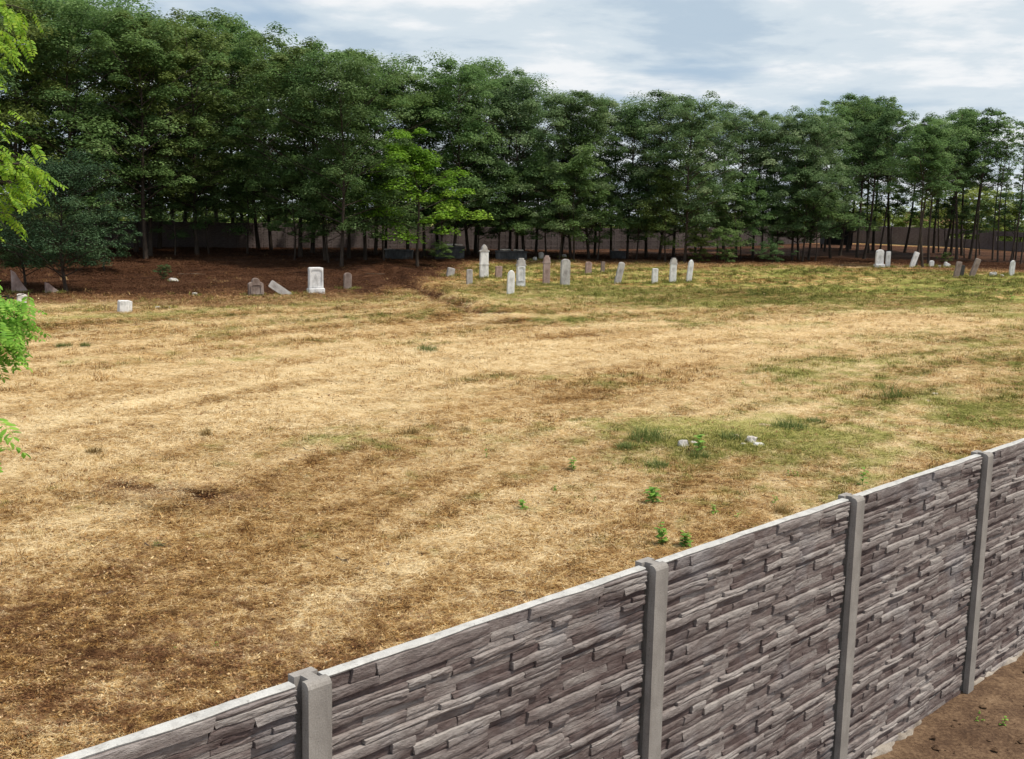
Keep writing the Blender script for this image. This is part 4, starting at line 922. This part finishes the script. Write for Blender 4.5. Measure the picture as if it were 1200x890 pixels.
for i, (px, py, lp, ang, lb) in enumerate(((362, 530, 26, -.5, 'dark forked stick at left mid field'), (402, 660, 26, -.5, 'bare twig lying left of centre'), (185, 643, 34, -.1, 'long thin twig by the flat green tuft'), (120, 637, 18, .1, 'short twig left of the flat green tuft'), (915, 566, 24, -.1, 'brown stick beyond the fence left of the third post'),
                                      (600, 698, 30, .0, 'twig close behind the fence in the middle'), (125, 700, 20, .4, 'bent twig at lower left'), (345, 540, 14, .3, 'little stick beside the dark forked stick'), (625, 500, 12, 0, 'dark scrap of wood near mid field'), (455, 665, 12, .7, 'tiny twig left of the middle fence twig'), (225, 322, 30, .2, 'fallen branch on the shaded litter behind the small dark bush'), (440, 322, 26, -.3, 'fallen branch near the small brown round headstone'), (1000, 312, 30, .1, 'dead branch left of the bright white headstone'), (760, 309, 22, -.2, 'fallen branch at the trunks behind the square-topped white stone'), (1150, 315, 20, .2, 'fallen branch between the leaning brown stones and the white post stone'))):
    P = on_ground(px, py); s = mpp(P); L_ = lp*s; r = random.Random(i); mb = MB(); pts = []
    for q in range(5): pts.append((L_*(q/4-.5), r.uniform(-.06, .06)*L_, .02+r.uniform(0, .03)))
    k_ = max(1, L_/.45); mb.tube(pts, [.009*k_, .008*k_, .007*k_, .005*k_, .003*k_], 5); a = pts[2]; mb.tube([a, (a[0]+L_*.2, a[1]+L_*.12, .05), (a[0]+L_*.3, a[1]+L_*.3, .06)], [.005*k_, .004*k_, .002*k_], 4)
    o = obj('fallen_stick', mb.me('fallen_stick', [M['stick']]), None, P, (0, 0, ang*1.6)); tag(o, lb, 'stick')

# ------------------------------------------------------------------ near locust tree at the left edge
def pinnate(seed, n=8, L_=.22, lw=.021, ll=.046):
    r = random.Random(seed); V, Fs, rn = [], [], []
    def rp(t): return Vector((L_*t, .012*math.sin(t*3+seed), -.10*L_*t*t*4*.6))
    for i in range(n):
        for sgn in (-1, 1) if i < n-1 else (-1, 1, 0):
            t = .18+.8*i/(n-1); b = rp(t); f = math.sin(math.pi*(.25+.6*i/(n-1)))*.35+.7
            d = Vector((.35 if sgn else 1, sgn*.95, r.uniform(-.35, .05))).normalized(); s = Vector((0, 0, 1)).cross(d).normalized(); s.z += r.uniform(-.4, .4); l = ll*f; k = len(V)
            for q, w_ in ((0, .1), (.3, .85), (.65, 1), (.92, .5)):
                p = b+d*(.004+l*q)+Vector((0, 0, -.012*q*q)); V += [p-s*lw*f*w_/2, p+s*lw*f*w_/2]
            V.append(b+d*(l+.005)+Vector((0, 0, -.014))); Fs += [(k, k+1, k+3, k+2), (k+2, k+3, k+5, k+4), (k+4, k+5, k+7, k+6), (k+6, k+7, k+8)]; rn += [r.random()]*9
    for i in range(5):
        a, b = rp(i/5), rp((i+1)/5); k = len(V); V += [a+Vector((0, -.0015, 0)), a+Vector((0, .0015, 0)), b+Vector((0, .001, 0)), b+Vector((0, -.001, 0))]; Fs.append((k, k+1, k+2, k+3)); rn += [.9]*4
    return V, Fs, rn
PIN = [pinnate(i, n=7+i % 3) for i in range(5)]
nt_ = empty('near_locust_tree', (-6.4, 8.6, 0)); tag(nt_, 'near locust tree whose bright yellow-green sprays reach in at the left edge', 'tree')
def near_tree():
    r = random.Random(4); O = Vector((-6.4, 8.6, 0)); mb = MB()
    trunk = [Vector((0, 0, -.2)), Vector((.02, .0, 1.2)), Vector((.1, .05, 2.6)), Vector((.05, .1, 4.2)), Vector((.15, .05, 6.0)), Vector((.1, 0, 7.6))]
    mb.tube(trunk, [.17, .13, .11, .09, .06, .03], 9)
    # spray ends: (photo x, y, distance, cluster radius, number of leaves, greener?)
    ends = [(14, 188, 9.6, .15, 19, 0), (-10, 198, 9.4, .2, 20, 0), (-34, 215, 9.4, .3, 18, 0), (0, 232, 9.4, .11, 10, 0), (-6, 258, 9.4, .10, 9, 0), (32, 196, 9.5, .09, 9, 0), (-25, 180, 9.6, .2, 14, 0), (18, 215, 9.4, .10, 10, 0),
            (-8, 8, 9.9, .22, 26, 0), (-2, 45, 9.9, .10, 10, 0), (-25, 60, 9.4, .3, 18, 0), (-38, 110, 9.4, .25, 14, 0), (-12, 72, 9.4, .12, 8, 0),
            (-6, 372, 7.6, .12, 13, 1), (-18, 398, 7.6, .14, 12, 1), (4, 352, 7.7, .06, 7, 1), (-40, 375, 7.6, .25, 16, 1), (-10, 345, 7.6, .10, 8, 1), (20, 370, 7.6, .07, 8, 1), (16, 350, 7.6, .05, 4, 1), (16, 398, 7.6, .05, 4, 1), (0, 404, 7.6, .07, 5, 1), (12, 384, 7.6, .06, 6, 1),
            (-16, 492, 6.2, .04, 4, 2), (-18, 522, 6.2, .04, 4, 2)]
    leaves = []
    for (px, py, D, rad, n, gk) in ends:
        E_ = at_dist(px, py, D)-O; zt = max(1.4, min(6.6, E_.z-.9+r.uniform(-.2, .2))); S = Vector((.08, .05, zt)); mid = S.lerp(E_, .55)+Vector((0, 0, .35))
        pts = [S, S.lerp(mid, .5)+Vector((0, 0, .12)), mid, mid.lerp(E_, .6)+Vector((0, 0, .1)), E_]; mb.tube(pts, [.035, .026, .016, .009, .004], 6, False)
        for q in range(n):
            a = r.uniform(0, 6.28); c = E_+Vector((r.gauss(0, 1), r.gauss(0, 1), r.gauss(0, .75)))*rad*.62; leaves.append((c, gk))
            if q % 4 == 0: mb.tube([mid.lerp(E_, .7), (E_+c)/2+Vector((0, 0, .03)), c], [.006, .004, .002], 4, False)
    for i in range(26):    # the rest of the crown, to the left and above
        a = r.uniform(1.8, 4.9); zt = r.uniform(2.6, 7.0); l = r.uniform(.9, 2.4); S = Vector((.08, .05, zt)); E_ = S+Vector((math.cos(a)*l, math.sin(a)*l, r.uniform(.1, .9)))
        mb.tube([S, S.lerp(E_, .5)+Vector((0, 0, .1)), E_], [.03, .015, .005], 5, False)
        for q in range(34): leaves.append((S.lerp(E_, r.uniform(.45, 1.05))+Vector((r.gauss(0, .24), r.gauss(0, .24), r.gauss(0, .18))), 0))
    obj('trunk', mb.me('trunk', [M['bark']], True), nt_)
    meshes = {}
    for gk, mt in ((0, 'leaf_near'), (1, 'leaf_near_green'), (2, 'leaf_dark')):
        for i, (V, Fs, rn) in enumerate(PIN): meshes[(gk, i)] = mesh('compound_leaf', V, Fs, [M[mt if gk < 2 else 'leaf_near_green']], {'rnd': rn})
    L2 = []
    for (c, gk) in leaves:
        u = to_px(c+O); vis = -30 < u[0] < 1200 and -30 < u[1] < 900; L2.append((0 if vis else 1, c.length, c, gk))
    L2.sort(key=lambda t: (t[0], t[1])); Vs, Fs_, rn_ = [], [], []; nb = 0; cnt = 0
    for (nv, _, c, gk) in L2:
        rz = r.uniform(-1.6, 1.6) if r.random() < .75 else r.uniform(0, 6.28); ry = r.uniform(.05, .95); rx = r.uniform(-.5, .5); i = r.randrange(5); s = r.uniform(.7, 1.1)*(1.15 if gk == 2 else .92)
        if not nv and cnt < 300:
            obj('leaf', meshes[(gk, i)], nt_, c, (rx, ry, rz), (s, s, s)); cnt += 1
        else:
            m4 = (Matrix.Translation(c) @ Matrix.Rotation(rz, 4, 'Z') @ Matrix.Rotation(ry, 4, 'Y') @ Matrix.Rotation(rx, 4, 'X') @ Matrix.Scale(s, 4)); A = np.array(m4); V, Fs, rn = PIN[i]
            Vn = np.array([tuple(p) for p in V])@A[:3, :3].T+A[:3, 3]; Vs.append(Vn); Fs_ += [tuple(a+nb for a in f) for f in Fs]; rn_ += rn; nb += len(Vn)
    o = obj('foliage', mesh('foliage', np.concatenate(Vs), Fs_, [M['leaf_near']], {'rnd': rn_}), nt_); tag(o, kind='stuff')
near_tree()
